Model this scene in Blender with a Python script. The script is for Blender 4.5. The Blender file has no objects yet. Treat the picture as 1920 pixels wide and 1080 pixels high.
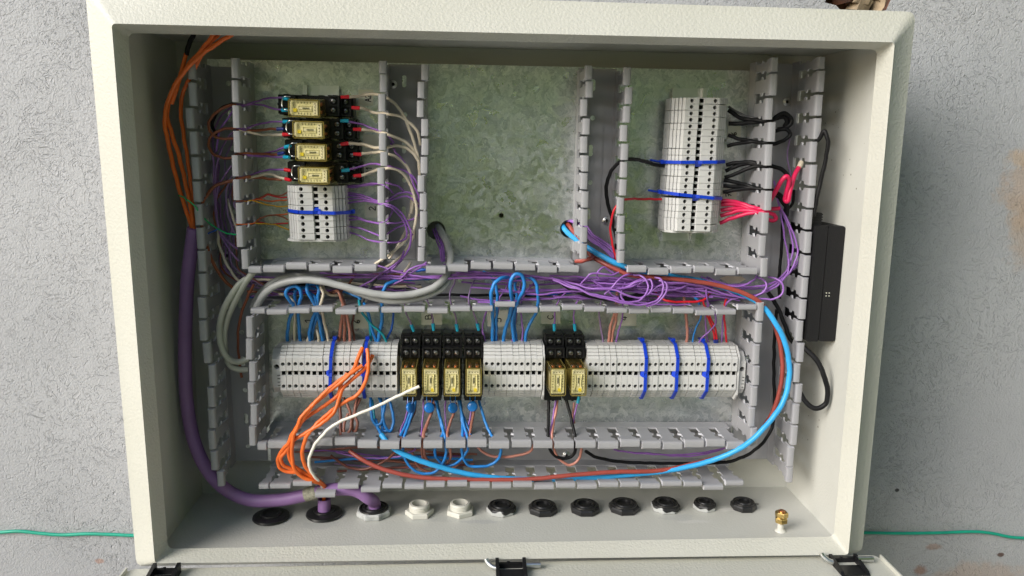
import bpy, bmesh, math, random
from mathutils import Vector, Matrix, Quaternion
random.seed(7)
C = bpy.context.scene.collection
scene = bpy.context.scene
R = math.radians

# ------------------------------------------------------------------ camera
CAM = Vector((-0.04308302, -0.68842877, 0.38885591))
CR = Vector((0.99809962, -0.05968187, 0.01533677))
CU = Vector((-0.00427532, 0.18121903, 0.98343347))
CF = Vector((0.06147247, 0.98163014, -0.18061949))
FPX = 1473.4774680331907
cam = bpy.data.cameras.new('camera')
cam.sensor_width = 36.0
cam.lens = FPX / 1920 * 36
cam.clip_start = 0.01
cam.clip_end = 200
camo = bpy.data.objects.new('camera', cam)
C.objects.link(camo)
m3 = Matrix((CR, CU, -CF)).transposed()
camo.matrix_world = Matrix.Translation(CAM) @ m3.to_4x4()
scene.camera = camo

# ------------------------------------------------------------------ world, sun, exposure
SUN_DIR = Vector((-0.70, -0.60, 0.46)).normalized()      # towards the bright part of the sky
w = bpy.data.worlds.new('World')
scene.world = w
w.use_nodes = True
nt = w.node_tree
bg = nt.nodes['Background']
sky = nt.nodes.new('ShaderNodeTexSky')
sky.sky_type = 'NISHITA'
sky.sun_disc = False
sky.sun_elevation = math.asin(SUN_DIR.z)
sky.sun_rotation = math.atan2(SUN_DIR.x, SUN_DIR.y)
sky.air_density = 1.0
sky.dust_density = 1.5
sky.ozone_density = 0.8
nt.links.new(sky.outputs[0], bg.inputs[0])
bg.inputs[1].default_value = 0.075
sl = bpy.data.lights.new('sun', 'SUN')
sl.energy = 2.15
sl.angle = R(38)
sl.color = (1.0, 0.975, 0.94)
so = bpy.data.objects.new('sun', sl)
C.objects.link(so)
so.rotation_euler = SUN_DIR.to_track_quat('Z', 'Y').to_euler()
vs = scene.view_settings
vs.view_transform = 'Standard'
vs.look = 'None'
vs.gamma = 1
vs.exposure = 1.08
scene.render.engine = 'CYCLES'
scene.cycles.use_denoising = True
scene.cycles.max_bounces = 8
scene.cycles.transparent_max_bounces = 12

# ------------------------------------------------------------------ measuring
YP = 0.132          # front of the mounting plate (metres behind the cabinet's rim)
def ray(px, py):
    return CR * ((px - 960) / FPX) + CU * ((540 - py) / FPX) + CF
def P(px, py, h):   # point seen at a photo pixel, h metres in front of the mounting plate
    d = ray(px, py)
    return CAM + d * ((YP - h - CAM.y) / d.y)
def PY(px, py, y):
    return P(px, py, YP - y)
def PZ(px, py, z):
    d = ray(px, py)
    return CAM + d * ((z - CAM.z) / d.z)
def PX(px, py, x):
    d = ray(px, py)
    return CAM + d * ((x - CAM.x) / d.x)

# ------------------------------------------------------------------ materials
M = {}
def mat(name, col, rough=0.45, metal=0.0, spec=0.5, var=0.0, vscale=60, bump=0.0, bscale=300, coat=0.0):
    m = bpy.data.materials.new(name)
    m.use_nodes = True
    t = m.node_tree
    b = t.nodes['Principled BSDF']
    b.inputs['Base Color'].default_value = (*col, 1)
    b.inputs['Roughness'].default_value = rough
    b.inputs['Metallic'].default_value = metal
    b.inputs['Specular IOR Level'].default_value = spec
    b.inputs['Coat Weight'].default_value = coat
    tc = None
    if var or bump:
        tc = t.nodes.new('ShaderNodeTexCoord')
    if var:
        n = t.nodes.new('ShaderNodeTexNoise')
        n.inputs['Scale'].default_value = vscale
        n.inputs['Detail'].default_value = 4
        t.links.new(tc.outputs['Object'], n.inputs['Vector'])
        r = t.nodes.new('ShaderNodeMapRange')
        r.inputs[1].default_value = 0.3
        r.inputs[2].default_value = 0.7
        r.inputs[3].default_value = 1 - var
        r.inputs[4].default_value = 1 + var
        t.links.new(n.outputs[0], r.inputs[0])
        x = t.nodes.new('ShaderNodeMix')
        x.data_type = 'RGBA'
        x.blend_type = 'MULTIPLY'
        x.inputs[0].default_value = 1
        x.inputs[6].default_value = (*col, 1)
        t.links.new(r.outputs[0], x.inputs[7])
        t.links.new(x.outputs[2], b.inputs['Base Color'])
    if bump:
        n = t.nodes.new('ShaderNodeTexNoise')
        n.inputs['Scale'].default_value = bscale
        n.inputs['Detail'].default_value = 2
        t.links.new(tc.outputs['Object'], n.inputs['Vector'])
        u = t.nodes.new('ShaderNodeBump')
        u.inputs['Strength'].default_value = bump
        u.inputs['Distance'].default_value = 0.001
        t.links.new(n.outputs[0], u.inputs['Height'])
        t.links.new(u.outputs[0], b.inputs['Normal'])
    M[name] = m
    return m

mat('duct', (0.325, 0.325, 0.342), 0.38, var=0.04, vscale=25)
mat('duct_edge', (0.55, 0.55, 0.58), 0.5)
mat('terminal', (0.53, 0.53, 0.52), 0.45, var=0.04, vscale=40)
mat('recess_shade', (0.035, 0.034, 0.033), 0.6)  # shade of holes and screw slots, put into the colour
mat('black', (0.008, 0.008, 0.009), 0.42, spec=0.35, var=0.2)
mat('blackbox', (0.009, 0.009, 0.010), 0.55, spec=0.3, bump=0.3, bscale=900)
mat('screw', (0.50, 0.49, 0.48), 0.3, metal=1, var=0.3, vscale=700)
mat('steel', (0.62, 0.63, 0.63), 0.3, metal=1, var=0.1)
mat('brass', (0.62, 0.45, 0.17), 0.33, metal=1, var=0.2, vscale=200)
mat('copper', (0.70, 0.32, 0.16), 0.35, metal=1)
mat('rail', (0.85, 0.86, 0.87), 0.42, metal=1, var=0.08)
mat('hole_shade', (0.002, 0.002, 0.002), 0.8, spec=0.1)  # near-black colour stands in for the darkness down the gland holes
mat('gland_black', (0.014, 0.014, 0.015), 0.36, spec=0.5, var=0.3, vscale=90)
mat('gland_white', (0.60, 0.59, 0.53), 0.45, var=0.04)
mat('sticker', (0.78, 0.78, 0.66), 0.5, var=0.08, vscale=30)
mat('worn_tape', (0.26, 0.25, 0.19), 0.7, var=0.35, vscale=400, bump=0.6, bscale=500)
mat('ink', (0.012, 0.012, 0.014), 0.6)
mat('tie', (0.006, 0.045, 0.50), 0.35)
mat('disc', (0.012, 0.19, 0.62), 0.22, coat=0.3)
mat('coil_body', (0.30, 0.26, 0.12), 0.5, var=0.3, vscale=200)
mat('card', (0.68, 0.66, 0.46), 0.5, var=0.15, vscale=300)
mat('card_white', (0.75, 0.73, 0.62), 0.5)
mat('lever', (0.80, 0.77, 0.55), 0.45)
mat('lamp_yellow', (0.75, 0.62, 0.05), 0.4)
W = {}
def wm(k, col, rough=0.38):
    W[k] = mat('wire_' + k, col, rough, var=0.10, vscale=45)
wm('violet', (0.27, 0.115, 0.42)); wm('lilac', (0.26, 0.17, 0.33)); wm('purple', (0.25, 0.135, 0.32), 0.5)
wm('blue', (0.022, 0.215, 0.60)); wm('sky', (0.035, 0.36, 0.74)); wm('navy', (0.012, 0.03, 0.22))
wm('royal', (0.012, 0.10, 0.48)); wm('teal', (0.012, 0.33, 0.42)); wm('cream', (0.66, 0.58, 0.45))
wm('brown', (0.34, 0.135, 0.095)); wm('dkbrown', (0.16, 0.05, 0.035)); wm('pink', (0.52, 0.22, 0.17))
wm('rust', (0.31, 0.06, 0.045)); wm('red', (0.62, 0.012, 0.025)); wm('crimson', (0.66, 0.012, 0.085))
wm('orange', (0.80, 0.155, 0.025)); W['black'] = mat('wire_black', (0.006, 0.006, 0.007), 0.5, spec=0.25); wm('grey', (0.36, 0.365, 0.36), 0.45)
wm('green', (0.01, 0.36, 0.12)); wm('yellow', (0.74, 0.42, 0.02)); wm('jade', (0.01, 0.33, 0.22)); wm('cyan', (0.01, 0.36, 0.55))
wm('white', (0.78, 0.74, 0.66)); wm('umber', (0.30, 0.09, 0.04)); wm('greygreen', (0.33, 0.34, 0.29), 0.45); wm('darkgrey', (0.07, 0.07, 0.075))
mat('glandgrey', (0.40, 0.41, 0.40), 0.6, var=0.35, vscale=110)

def paint_mat(name='paint', c1=(0.515, 0.51, 0.445), c2=(0.555, 0.55, 0.49), bump=0.4, bsc=420, dirt=0.0):
    m = bpy.data.materials.new('cabinet_' + name); m.use_nodes = True
    t = m.node_tree; b = t.nodes['Principled BSDF']; L = t.links.new
    tc = t.nodes.new('ShaderNodeTexCoord')
    n1 = t.nodes.new('ShaderNodeTexNoise'); n1.inputs['Scale'].default_value = 9; n1.inputs['Detail'].default_value = 5
    L(tc.outputs['Object'], n1.inputs['Vector'])
    r = t.nodes.new('ShaderNodeValToRGB')
    r.color_ramp.elements[0].position = 0.3; r.color_ramp.elements[0].color = (*c1, 1)
    r.color_ramp.elements[1].position = 0.7; r.color_ramp.elements[1].color = (*c2, 1)
    L(n1.outputs[0], r.inputs[0])
    # small dark flecks of dirt
    v = t.nodes.new('ShaderNodeTexVoronoi'); v.inputs['Scale'].default_value = 110; L(tc.outputs['Object'], v.inputs['Vector'])
    n3 = t.nodes.new('ShaderNodeTexNoise'); n3.inputs['Scale'].default_value = 12; L(tc.outputs['Object'], n3.inputs['Vector'])
    a = t.nodes.new('ShaderNodeMath'); a.operation = 'MULTIPLY_ADD'; a.inputs[1].default_value = -0.75; a.inputs[2].default_value = dirt
    L(n3.outputs[0], a.inputs[0])
    lt = t.nodes.new('ShaderNodeMath'); lt.operation = 'LESS_THAN'; L(v.outputs['Distance'], lt.inputs[0]); L(a.outputs[0], lt.inputs[1])
    x = t.nodes.new('ShaderNodeMix'); x.data_type = 'RGBA'; L(lt.outputs[0], x.inputs[0]); L(r.outputs[0], x.inputs[6]); x.inputs[7].default_value = (0.20, 0.18, 0.14, 1)
    L(x.outputs[2], b.inputs['Base Color'])
    n2 = t.nodes.new('ShaderNodeTexNoise'); n2.inputs['Scale'].default_value = bsc; n2.inputs['Detail'].default_value = 1.5
    L(tc.outputs['Object'], n2.inputs['Vector'])
    u = t.nodes.new('ShaderNodeBump'); u.inputs['Strength'].default_value = bump; u.inputs['Distance'].default_value = 0.0012
    L(n2.outputs[0], u.inputs['Height']); L(u.outputs[0], b.inputs['Normal'])
    b.inputs['Roughness'].default_value = 0.42
    if name == 'floor_paint':     # pale scuffs and dull overspray left by the gland work
        last = x.outputs[2]
        sn = t.nodes.new('ShaderNodeTexNoise'); sn.inputs['Scale'].default_value = 60; sn.inputs['Detail'].default_value = 6; sn.inputs['Roughness'].default_value = 0.7
        mp = t.nodes.new('ShaderNodeMapping'); mp.inputs['Scale'].default_value = (1, 2.6, 1); L(tc.outputs['Object'], mp.inputs[0]); L(mp.outputs[0], sn.inputs['Vector'])
        for (px, py, sx, sy, col, lo_, hi_) in ((1362, 955, .020, .007, (0.66, 0.65, 0.61), 1.35, 1.5), (1300, 978, .030, .006, (0.58, 0.575, 0.545), 1.2, 1.5), (1415, 945, .012, .006, (0.10, 0.10, 0.10), 1.22, 1.3), (745, 965, .008, .006, (0.62, 0.60, 0.52), 1.3, 1.5),
                                                (820, 972, .030, .010, (0.455, 0.46, 0.43), 1.55, 1.62), (600, 985, .026, .012, (0.455, 0.46, 0.43), 1.5, 1.57), (1270, 970, .026, .010, (0.46, 0.465, 0.44), 1.5, 1.57), (905, 978, .03, .006, (0.44, 0.445, 0.43), 1.4, 1.5)):
            c = PZ(px, py, 0.0005)
            q = t.nodes.new('ShaderNodeVectorMath'); q.operation = 'SUBTRACT'; q.inputs[1].default_value = (c.x, c.y - 0.15, c.z); L(tc.outputs['Object'], q.inputs[0])
            d = t.nodes.new('ShaderNodeVectorMath'); d.operation = 'DIVIDE'; d.inputs[1].default_value = (sx, sy, 1); L(q.outputs[0], d.inputs[0])
            ln = t.nodes.new('ShaderNodeVectorMath'); ln.operation = 'LENGTH'; L(d.outputs[0], ln.inputs[0])
            ad = t.nodes.new('ShaderNodeMath'); ad.operation = 'MULTIPLY_ADD'; ad.inputs[1].default_value = 1.6; L(sn.outputs[0], ad.inputs[0]); L(ln.outputs['Value'], ad.inputs[2])
            mr = t.nodes.new('ShaderNodeMapRange'); mr.inputs[1].default_value = lo_; mr.inputs[2].default_value = hi_; mr.inputs[3].default_value = 0.8; mr.inputs[4].default_value = 0; L(ad.outputs[0], mr.inputs[0])
            y = t.nodes.new('ShaderNodeMix'); y.data_type = 'RGBA'; L(mr.outputs[0], y.inputs[0]); L(last, y.inputs[6]); y.inputs[7].default_value = (*col, 1); last = y.outputs[2]
        L(last, b.inputs['Base Color'])
    M[name] = m
paint_mat()
paint_mat('floor_paint', (0.50, 0.50, 0.455), (0.535, 0.535, 0.495), 0.22, 450)
paint_mat('inner_paint', (0.50, 0.50, 0.455), (0.535, 0.535, 0.495), 0.22, 450)
paint_mat('inner_paint_dirty', (0.53, 0.53, 0.485), (0.575, 0.575, 0.53), 0.22, 420, 0.375)

def galv_mat():
    m = bpy.data.materials.new('galvanised'); m.use_nodes = True
    t = m.node_tree; b = t.nodes['Principled BSDF']; L = t.links.new
    tc = t.nodes.new('ShaderNodeTexCoord')
    nz = t.nodes.new('ShaderNodeTexNoise'); nz.inputs['Scale'].default_value = 55; nz.inputs['Detail'].default_value = 4; L(tc.outputs['Object'], nz.inputs['Vector'])
    mx = t.nodes.new('ShaderNodeMix'); mx.data_type = 'RGBA'; mx.blend_type = 'LINEAR_LIGHT'; mx.inputs[0].default_value = 0.022
    L(tc.outputs['Object'], mx.inputs[6]); L(nz.outputs['Color'], mx.inputs[7])
    v = t.nodes.new('ShaderNodeTexVoronoi'); v.inputs['Scale'].default_value = 150; v.inputs['Randomness'].default_value = 1; L(mx.outputs[2], v.inputs['Vector'])
    v2 = t.nodes.new('ShaderNodeTexVoronoi'); v2.inputs['Scale'].default_value = 360; L(mx.outputs[2], v2.inputs['Vector'])
    sp = t.nodes.new('ShaderNodeSeparateColor'); L(v.outputs['Color'], sp.inputs[0])
    sp2 = t.nodes.new('ShaderNodeSeparateColor'); L(v2.outputs['Color'], sp2.inputs[0])
    mr = t.nodes.new('ShaderNodeMapRange'); mr.inputs[3].default_value = 0.27; mr.inputs[4].default_value = 0.42; L(sp.outputs[0], mr.inputs[0]); L(mr.outputs[0], b.inputs['Roughness'])
    cr = t.nodes.new('ShaderNodeValToRGB')
    cr.color_ramp.elements[0].color = (0.50, 0.54, 0.545, 1); cr.color_ramp.elements[1].color = (0.95, 0.96, 0.95, 1)
    ad = t.nodes.new('ShaderNodeMath'); ad.operation = 'MULTIPLY_ADD'; ad.inputs[1].default_value = 0.55; L(sp.outputs[1], ad.inputs[0])
    ml = t.nodes.new('ShaderNodeMath'); ml.operation = 'MULTIPLY'; ml.inputs[1].default_value = 0.45; L(sp2.outputs[0], ml.inputs[0]); L(ml.outputs[0], ad.inputs[2])
    L(ad.outputs[0], cr.inputs[0]); L(cr.outputs[0], b.inputs['Base Color'])
    b.inputs['Metallic'].default_value = 1
    # each crystal leans a little its own way
    sub = t.nodes.new('ShaderNodeVectorMath'); sub.operation = 'SUBTRACT'; sub.inputs[1].default_value = (0.5, 0.5, 0.5); L(v.outputs['Color'], sub.inputs[0])
    sub2 = t.nodes.new('ShaderNodeVectorMath'); sub2.operation = 'SUBTRACT'; sub2.inputs[1].default_value = (0.5, 0.5, 0.5); L(v2.outputs['Color'], sub2.inputs[0])
    sc = t.nodes.new('ShaderNodeVectorMath'); sc.operation = 'SCALE'; sc.inputs['Scale'].default_value = 0.045; L(sub.outputs[0], sc.inputs[0])
    sc2 = t.nodes.new('ShaderNodeVectorMath'); sc2.operation = 'SCALE'; sc2.inputs['Scale'].default_value = 0.05; L(sub2.outputs[0], sc2.inputs[0])
    ge = t.nodes.new('ShaderNodeNewGeometry')
    a1 = t.nodes.new('ShaderNodeVectorMath'); L(ge.outputs['Normal'], a1.inputs[0]); L(sc.outputs[0], a1.inputs[1])
    a2 = t.nodes.new('ShaderNodeVectorMath'); L(a1.outputs[0], a2.inputs[0]); L(sc2.outputs[0], a2.inputs[1])
    nn = t.nodes.new('ShaderNodeVectorMath'); nn.operation = 'NORMALIZE'; L(a2.outputs[0], nn.inputs[0])
    bp = t.nodes.new('ShaderNodeBump'); bp.inputs['Strength'].default_value = 0.12; bp.inputs['Distance'].default_value = 0.001
    nb = t.nodes.new('ShaderNodeTexNoise'); nb.inputs['Scale'].default_value = 400; L(tc.outputs['Object'], nb.inputs['Vector'])
    L(nb.outputs[0], bp.inputs['Height']); L(nn.outputs[0], bp.inputs['Normal']); L(bp.outputs[0], b.inputs['Normal'])
    M['galv'] = m
galv_mat()

def plaster_mat():
    m = bpy.data.materials.new('grey_plaster'); m.use_nodes = True
    t = m.node_tree; b = t.nodes['Principled BSDF']; L = t.links.new
    tc = t.nodes.new('ShaderNodeTexCoord')
    n = t.nodes.new('ShaderNodeTexNoise'); n.inputs['Scale'].default_value = 4; n.inputs['Detail'].default_value = 6; L(tc.outputs['Object'], n.inputs['Vector'])
    r = t.nodes.new('ShaderNodeValToRGB')
    r.color_ramp.elements[0].position = 0.3; r.color_ramp.elements[0].color = (0.335, 0.341, 0.357, 1)
    r.color_ramp.elements[1].position = 0.7; r.color_ramp.elements[1].color = (0.412, 0.418, 0.434, 1)
    L(n.outputs[0], r.inputs[0])
    last = r.outputs[0]
    ns = t.nodes.new('ShaderNodeTexNoise'); ns.inputs['Scale'].default_value = 22; ns.inputs['Detail'].default_value = 8; ns.inputs['Roughness'].default_value = 0.7; L(tc.outputs['Object'], ns.inputs['Vector'])
    # worn ochre patches where the grey coat has come off
    for (px, py, sx, sz, col, amt) in ((1935, 345, 0.045, 0.055, (0.42, 0.29, 0.19), 0.5), (1950, 430, 0.05, 0.05, (0.40, 0.29, 0.20), 0.5), (1925, 300, 0.035, 0.015, (0.45, 0.33, 0.22), 0.5), (1840, 1082, 0.085, 0.020, (0.42, 0.32, 0.26), 0.55),
                                  (1725, 1070, 0.014, 0.009, (0.26, 0.13, 0.08), 0.7), (1750, 1025, 0.012, 0.006, (0.30, 0.19, 0.14), 0.6), (187, 1052, 0.005, 0.003, (0.34, 0.18, 0.12), 0.6), (1682, 919, 0.003, 0.0025, (0.05, 0.05, 0.05), 1.0), (1876, 1040, 0.005, 0.003, (0.12, 0.08, 0.07), 1.0)):
        c = PY(px, py, 0.165)
        s = t.nodes.new('ShaderNodeVectorMath'); s.operation = 'SUBTRACT'; s.inputs[1].default_value = (c.x, c.y, c.z); L(tc.outputs['Object'], s.inputs[0])
        d = t.nodes.new('ShaderNodeVectorMath'); d.operation = 'DIVIDE'; d.inputs[1].default_value = (sx, 1, sz); L(s.outputs[0], d.inputs[0])
        ln = t.nodes.new('ShaderNodeVectorMath'); ln.operation = 'LENGTH'; L(d.outputs[0], ln.inputs[0])
        ad = t.nodes.new('ShaderNodeMath'); ad.operation = 'MULTIPLY_ADD'; ad.inputs[1].default_value = 2.6; L(ns.outputs[0], ad.inputs[0]); L(ln.outputs['Value'], ad.inputs[2])
        mr = t.nodes.new('ShaderNodeMapRange'); mr.inputs[1].default_value = 1.95; mr.inputs[2].default_value = 2.35; mr.inputs[3].default_value = amt; mr.inputs[4].default_value = 0.0; L(ad.outputs[0], mr.inputs[0])
        x = t.nodes.new('ShaderNodeMix'); x.data_type = 'RGBA'; L(mr.outputs[0], x.inputs[0]); L(last, x.inputs[6]); x.inputs[7].default_value = (*col, 1)
        last = x.outputs[2]
    L(last, b.inputs['Base Color'])
    b.inputs['Roughness'].default_value = 0.62
    # trowelled relief: short torn crevices over a gritty skin
    wv = t.nodes.new('ShaderNodeTexNoise'); wv.inputs['Scale'].default_value = 20; wv.inputs['Detail'].default_value = 3; L(tc.outputs['Object'], wv.inputs['Vector'])
    mx = t.nodes.new('ShaderNodeMix'); mx.data_type = 'RGBA'; mx.blend_type = 'LINEAR_LIGHT'; mx.inputs[0].default_value = 0.05
    L(tc.outputs['Object'], mx.inputs[6]); L(wv.outputs['Color'], mx.inputs[7])
    rn = t.nodes.new('ShaderNodeTexNoise'); rn.inputs['Scale'].default_value = 190; rn.inputs['Detail'].default_value = 3; rn.inputs['Distortion'].default_value = 1.2; L(mx.outputs[2], rn.inputs['Vector'])
    pit = t.nodes.new('ShaderNodeMapRange'); pit.inputs[1].default_value = 0.34; pit.inputs[2].default_value = 0.44; L(rn.outputs[0], pit.inputs[0])
    gn = t.nodes.new('ShaderNodeTexNoise'); gn.inputs['Scale'].default_value = 480; gn.inputs['Detail'].default_value = 3; L(tc.outputs['Object'], gn.inputs['Vector'])
    lf = t.nodes.new('ShaderNodeTexNoise'); lf.inputs['Scale'].default_value = 7; lf.inputs['Detail'].default_value = 3; L(tc.outputs['Object'], lf.inputs['Vector'])
    lm = t.nodes.new('ShaderNodeMapRange'); lm.inputs[1].default_value = 0.35; lm.inputs[2].default_value = 0.65; lm.inputs[3].default_value = 0.15; lm.inputs[4].default_value = 0.85; L(lf.outputs[0], lm.inputs[0])
    s1 = t.nodes.new('ShaderNodeMath'); s1.operation = 'MULTIPLY_ADD'; L(lm.outputs[0], s1.inputs[1]); L(pit.outputs[0], s1.inputs[0])
    s2 = t.nodes.new('ShaderNodeMath'); s2.operation = 'MULTIPLY'; s2.inputs[1].default_value = 0.7; L(gn.outputs[0], s2.inputs[0]); L(s2.outputs[0], s1.inputs[2])
    u = t.nodes.new('ShaderNodeBump'); u.inputs['Strength'].default_value = 0.8; u.inputs['Distance'].default_value = 0.0015
    L(s1.outputs[0], u.inputs['Height']); L(u.outputs[0], b.inputs['Normal'])
    M['plaster'] = m
plaster_mat()

def rubble_mat():
    m = mat('rubble', (0.16, 0.10, 0.06), 0.85, bump=1.0, bscale=60)
    t = m.node_tree; b = t.nodes['Principled BSDF']; L = t.links.new
    tc = t.nodes.new('ShaderNodeTexCoord')
    n = t.nodes.new('ShaderNodeTexNoise'); n.inputs['Scale'].default_value = 24; n.inputs['Detail'].default_value = 6; L(tc.outputs['Object'], n.inputs['Vector'])
    r = t.nodes.new('ShaderNodeValToRGB')
    e = r.color_ramp.elements
    e[0].position = 0.38; e[0].color = (0.02, 0.015, 0.012, 1); e[1].position = 0.66; e[1].color = (0.36, 0.27, 0.18, 1)
    k = r.color_ramp.elements.new(0.52); k.color = (0.16, 0.06, 0.03, 1)
    L(n.outputs[0], r.inputs[0]); L(r.outputs[0], b.inputs['Base Color'])
rubble_mat()

def amber_mat():
    m = bpy.data.materials.new('amber_case'); m.use_nodes = True
    t = m.node_tree; L = t.links.new
    for n in list(t.nodes):
        if n.type == 'BSDF_PRINCIPLED': t.nodes.remove(n)
    out = [n for n in t.nodes if n.type == 'OUTPUT_MATERIAL'][0]
    tr = t.nodes.new('ShaderNodeBsdfTransparent'); tr.inputs[0].default_value = (0.985, 0.95, 0.79, 1)
    gl = t.nodes.new('ShaderNodeBsdfGlossy'); gl.inputs['Roughness'].default_value = 0.12
    lw = t.nodes.new('ShaderNodeLayerWeight'); pw = t.nodes.new('ShaderNodeMath'); pw.operation = 'POWER'; pw.inputs[1].default_value = 4; L(lw.outputs['Facing'], pw.inputs[0])
    fr = t.nodes.new('ShaderNodeMath'); fr.operation = 'MULTIPLY_ADD'; fr.inputs[1].default_value = 0.5; fr.inputs[2].default_value = 0.045; L(pw.outputs[0], fr.inputs[0])
    x = t.nodes.new('ShaderNodeMixShader'); L(fr.outputs[0], x.inputs[0]); L(tr.outputs[0], x.inputs[1]); L(gl.outputs[0], x.inputs[2])
    df = t.nodes.new('ShaderNodeBsdfDiffuse'); df.inputs[0].default_value = (0.50, 0.38, 0.10, 1)
    x2 = t.nodes.new('ShaderNodeMixShader'); x2.inputs[0].default_value = 0.035
    L(x.outputs[0], x2.inputs[1]); L(df.outputs[0], x2.inputs[2])
    L(x2.outputs[0], out.inputs[0])
    M['amber'] = m
    e = mat('amber_edge', (0.20, 0.165, 0.055), 0.2, coat=0.3)
amber_mat()

def gland_worn():
    m = mat('gland_worn', (0.013, 0.013, 0.014), 0.5)
    t = m.node_tree; b = t.nodes['Principled BSDF']; L = t.links.new
    tc = t.nodes.new('ShaderNodeTexCoord')
    n = t.nodes.new('ShaderNodeTexNoise'); n.inputs['Scale'].default_value = 70; n.inputs['Detail'].default_value = 2; L(tc.outputs['Object'], n.inputs['Vector'])
    s = t.nodes.new('ShaderNodeSeparateXYZ'); L(tc.outputs['Object'], s.inputs[0])
    # overspray of grey paint: low on the nut, more on one side
    a = t.nodes.new('ShaderNodeMath'); a.operation = 'MULTIPLY_ADD'; a.inputs[1].default_value = -16.0; L(s.outputs[0], a.inputs[0]); L(n.outputs[0], a.inputs[2])
    a2 = t.nodes.new('ShaderNodeMath'); a2.operation = 'MULTIPLY_ADD'; a2.inputs[1].default_value = -70.0; L(s.outputs[2], a2.inputs[0]); L(a.outputs[0], a2.inputs[2])
    g = t.nodes.new('ShaderNodeMapRange'); g.inputs[1].default_value = 0.30; g.inputs[2].default_value = 0.34; L(a2.outputs[0], g.inputs[0])
    x = t.nodes.new('ShaderNodeMix'); x.data_type = 'RGBA'; L(g.outputs[0], x.inputs[0]); x.inputs[6].default_value = (0.013, 0.013, 0.014, 1); x.inputs[7].default_value = (0.42, 0.43, 0.42, 1)
    L(x.outputs[2], b.inputs['Base Color'])
gland_worn()

def leaf_mat(name, c1, c2):
    m = bpy.data.materials.new(name); m.use_nodes = True
    t = m.node_tree; b = t.nodes['Principled BSDF']; L = t.links.new
    tc = t.nodes.new('ShaderNodeTexCoord')
    n = t.nodes.new('ShaderNodeTexNoise'); n.inputs['Scale'].default_value = 0.9; n.inputs['Detail'].default_value = 2; L(tc.outputs['Object'], n.inputs['Vector'])
    r = t.nodes.new('ShaderNodeValToRGB'); r.color_ramp.elements[0].position = 0.35; r.color_ramp.elements[1].position = 0.65
    r.color_ramp.elements[0].color = (*c1, 1); r.color_ramp.elements[1].color = (*c2, 1)
    L(n.outputs[0], r.inputs[0]); L(r.outputs[0], b.inputs['Base Color'])
    b.inputs['Roughness'].default_value = 0.5
    tl = t.nodes.new('ShaderNodeBsdfTranslucent'); L(r.outputs[0], tl.inputs[0])
    x = t.nodes.new('ShaderNodeMixShader'); x.inputs[0].default_value = 0.5 if name == 'leaves' else 0.0
    L(b.outputs[0], x.inputs[1]); L(tl.outputs[0], x.inputs[2])
    L(x.outputs[0], [q for q in t.nodes if q.type == 'OUTPUT_MATERIAL'][0].inputs[0])
    M[name] = m
leaf_mat('grass', (0.07, 0.13, 0.02), (0.13, 0.20, 0.03))
leaf_mat('leaves', (0.10, 0.18, 0.055), (0.42, 0.56, 0.05))

# ------------------------------------------------------------------ mesh builder
def catmull(pts, seg=6):
    n = len(pts)
    if n < 3: return [p.copy() for p in pts]
    ext = [pts[0] * 2 - pts[1]] + list(pts) + [pts[-1] * 2 - pts[-2]]
    out = []
    for i in range(n - 1):
        p0, p1, p2, p3 = ext[i:i + 4]
        # centripetal parameterisation keeps wires free of kinks
        t0 = 0; t1 = t0 + max((p1 - p0).length, 1e-6) ** 0.5; t2 = t1 + max((p2 - p1).length, 1e-6) ** 0.5; t3 = t2 + max((p3 - p2).length, 1e-6) ** 0.5
        for k in range(seg):
            t = t1 + (t2 - t1) * k / seg
            a1 = p0 * ((t1 - t) / (t1 - t0)) + p1 * ((t - t0) / (t1 - t0))
            a2 = p1 * ((t2 - t) / (t2 - t1)) + p2 * ((t - t1) / (t2 - t1))
            a3 = p2 * ((t3 - t) / (t3 - t2)) + p3 * ((t - t2) / (t3 - t2))
            b1 = a1 * ((t2 - t) / (t2 - t0)) + a2 * ((t - t0) / (t2 - t0))
            b2 = a2 * ((t3 - t) / (t3 - t1)) + a3 * ((t - t1) / (t3 - t1))
            out.append(b1 * ((t2 - t) / (t2 - t1)) + b2 * ((t - t1) / (t2 - t1)))
    out.append(pts[-1].copy())
    return out

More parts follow.
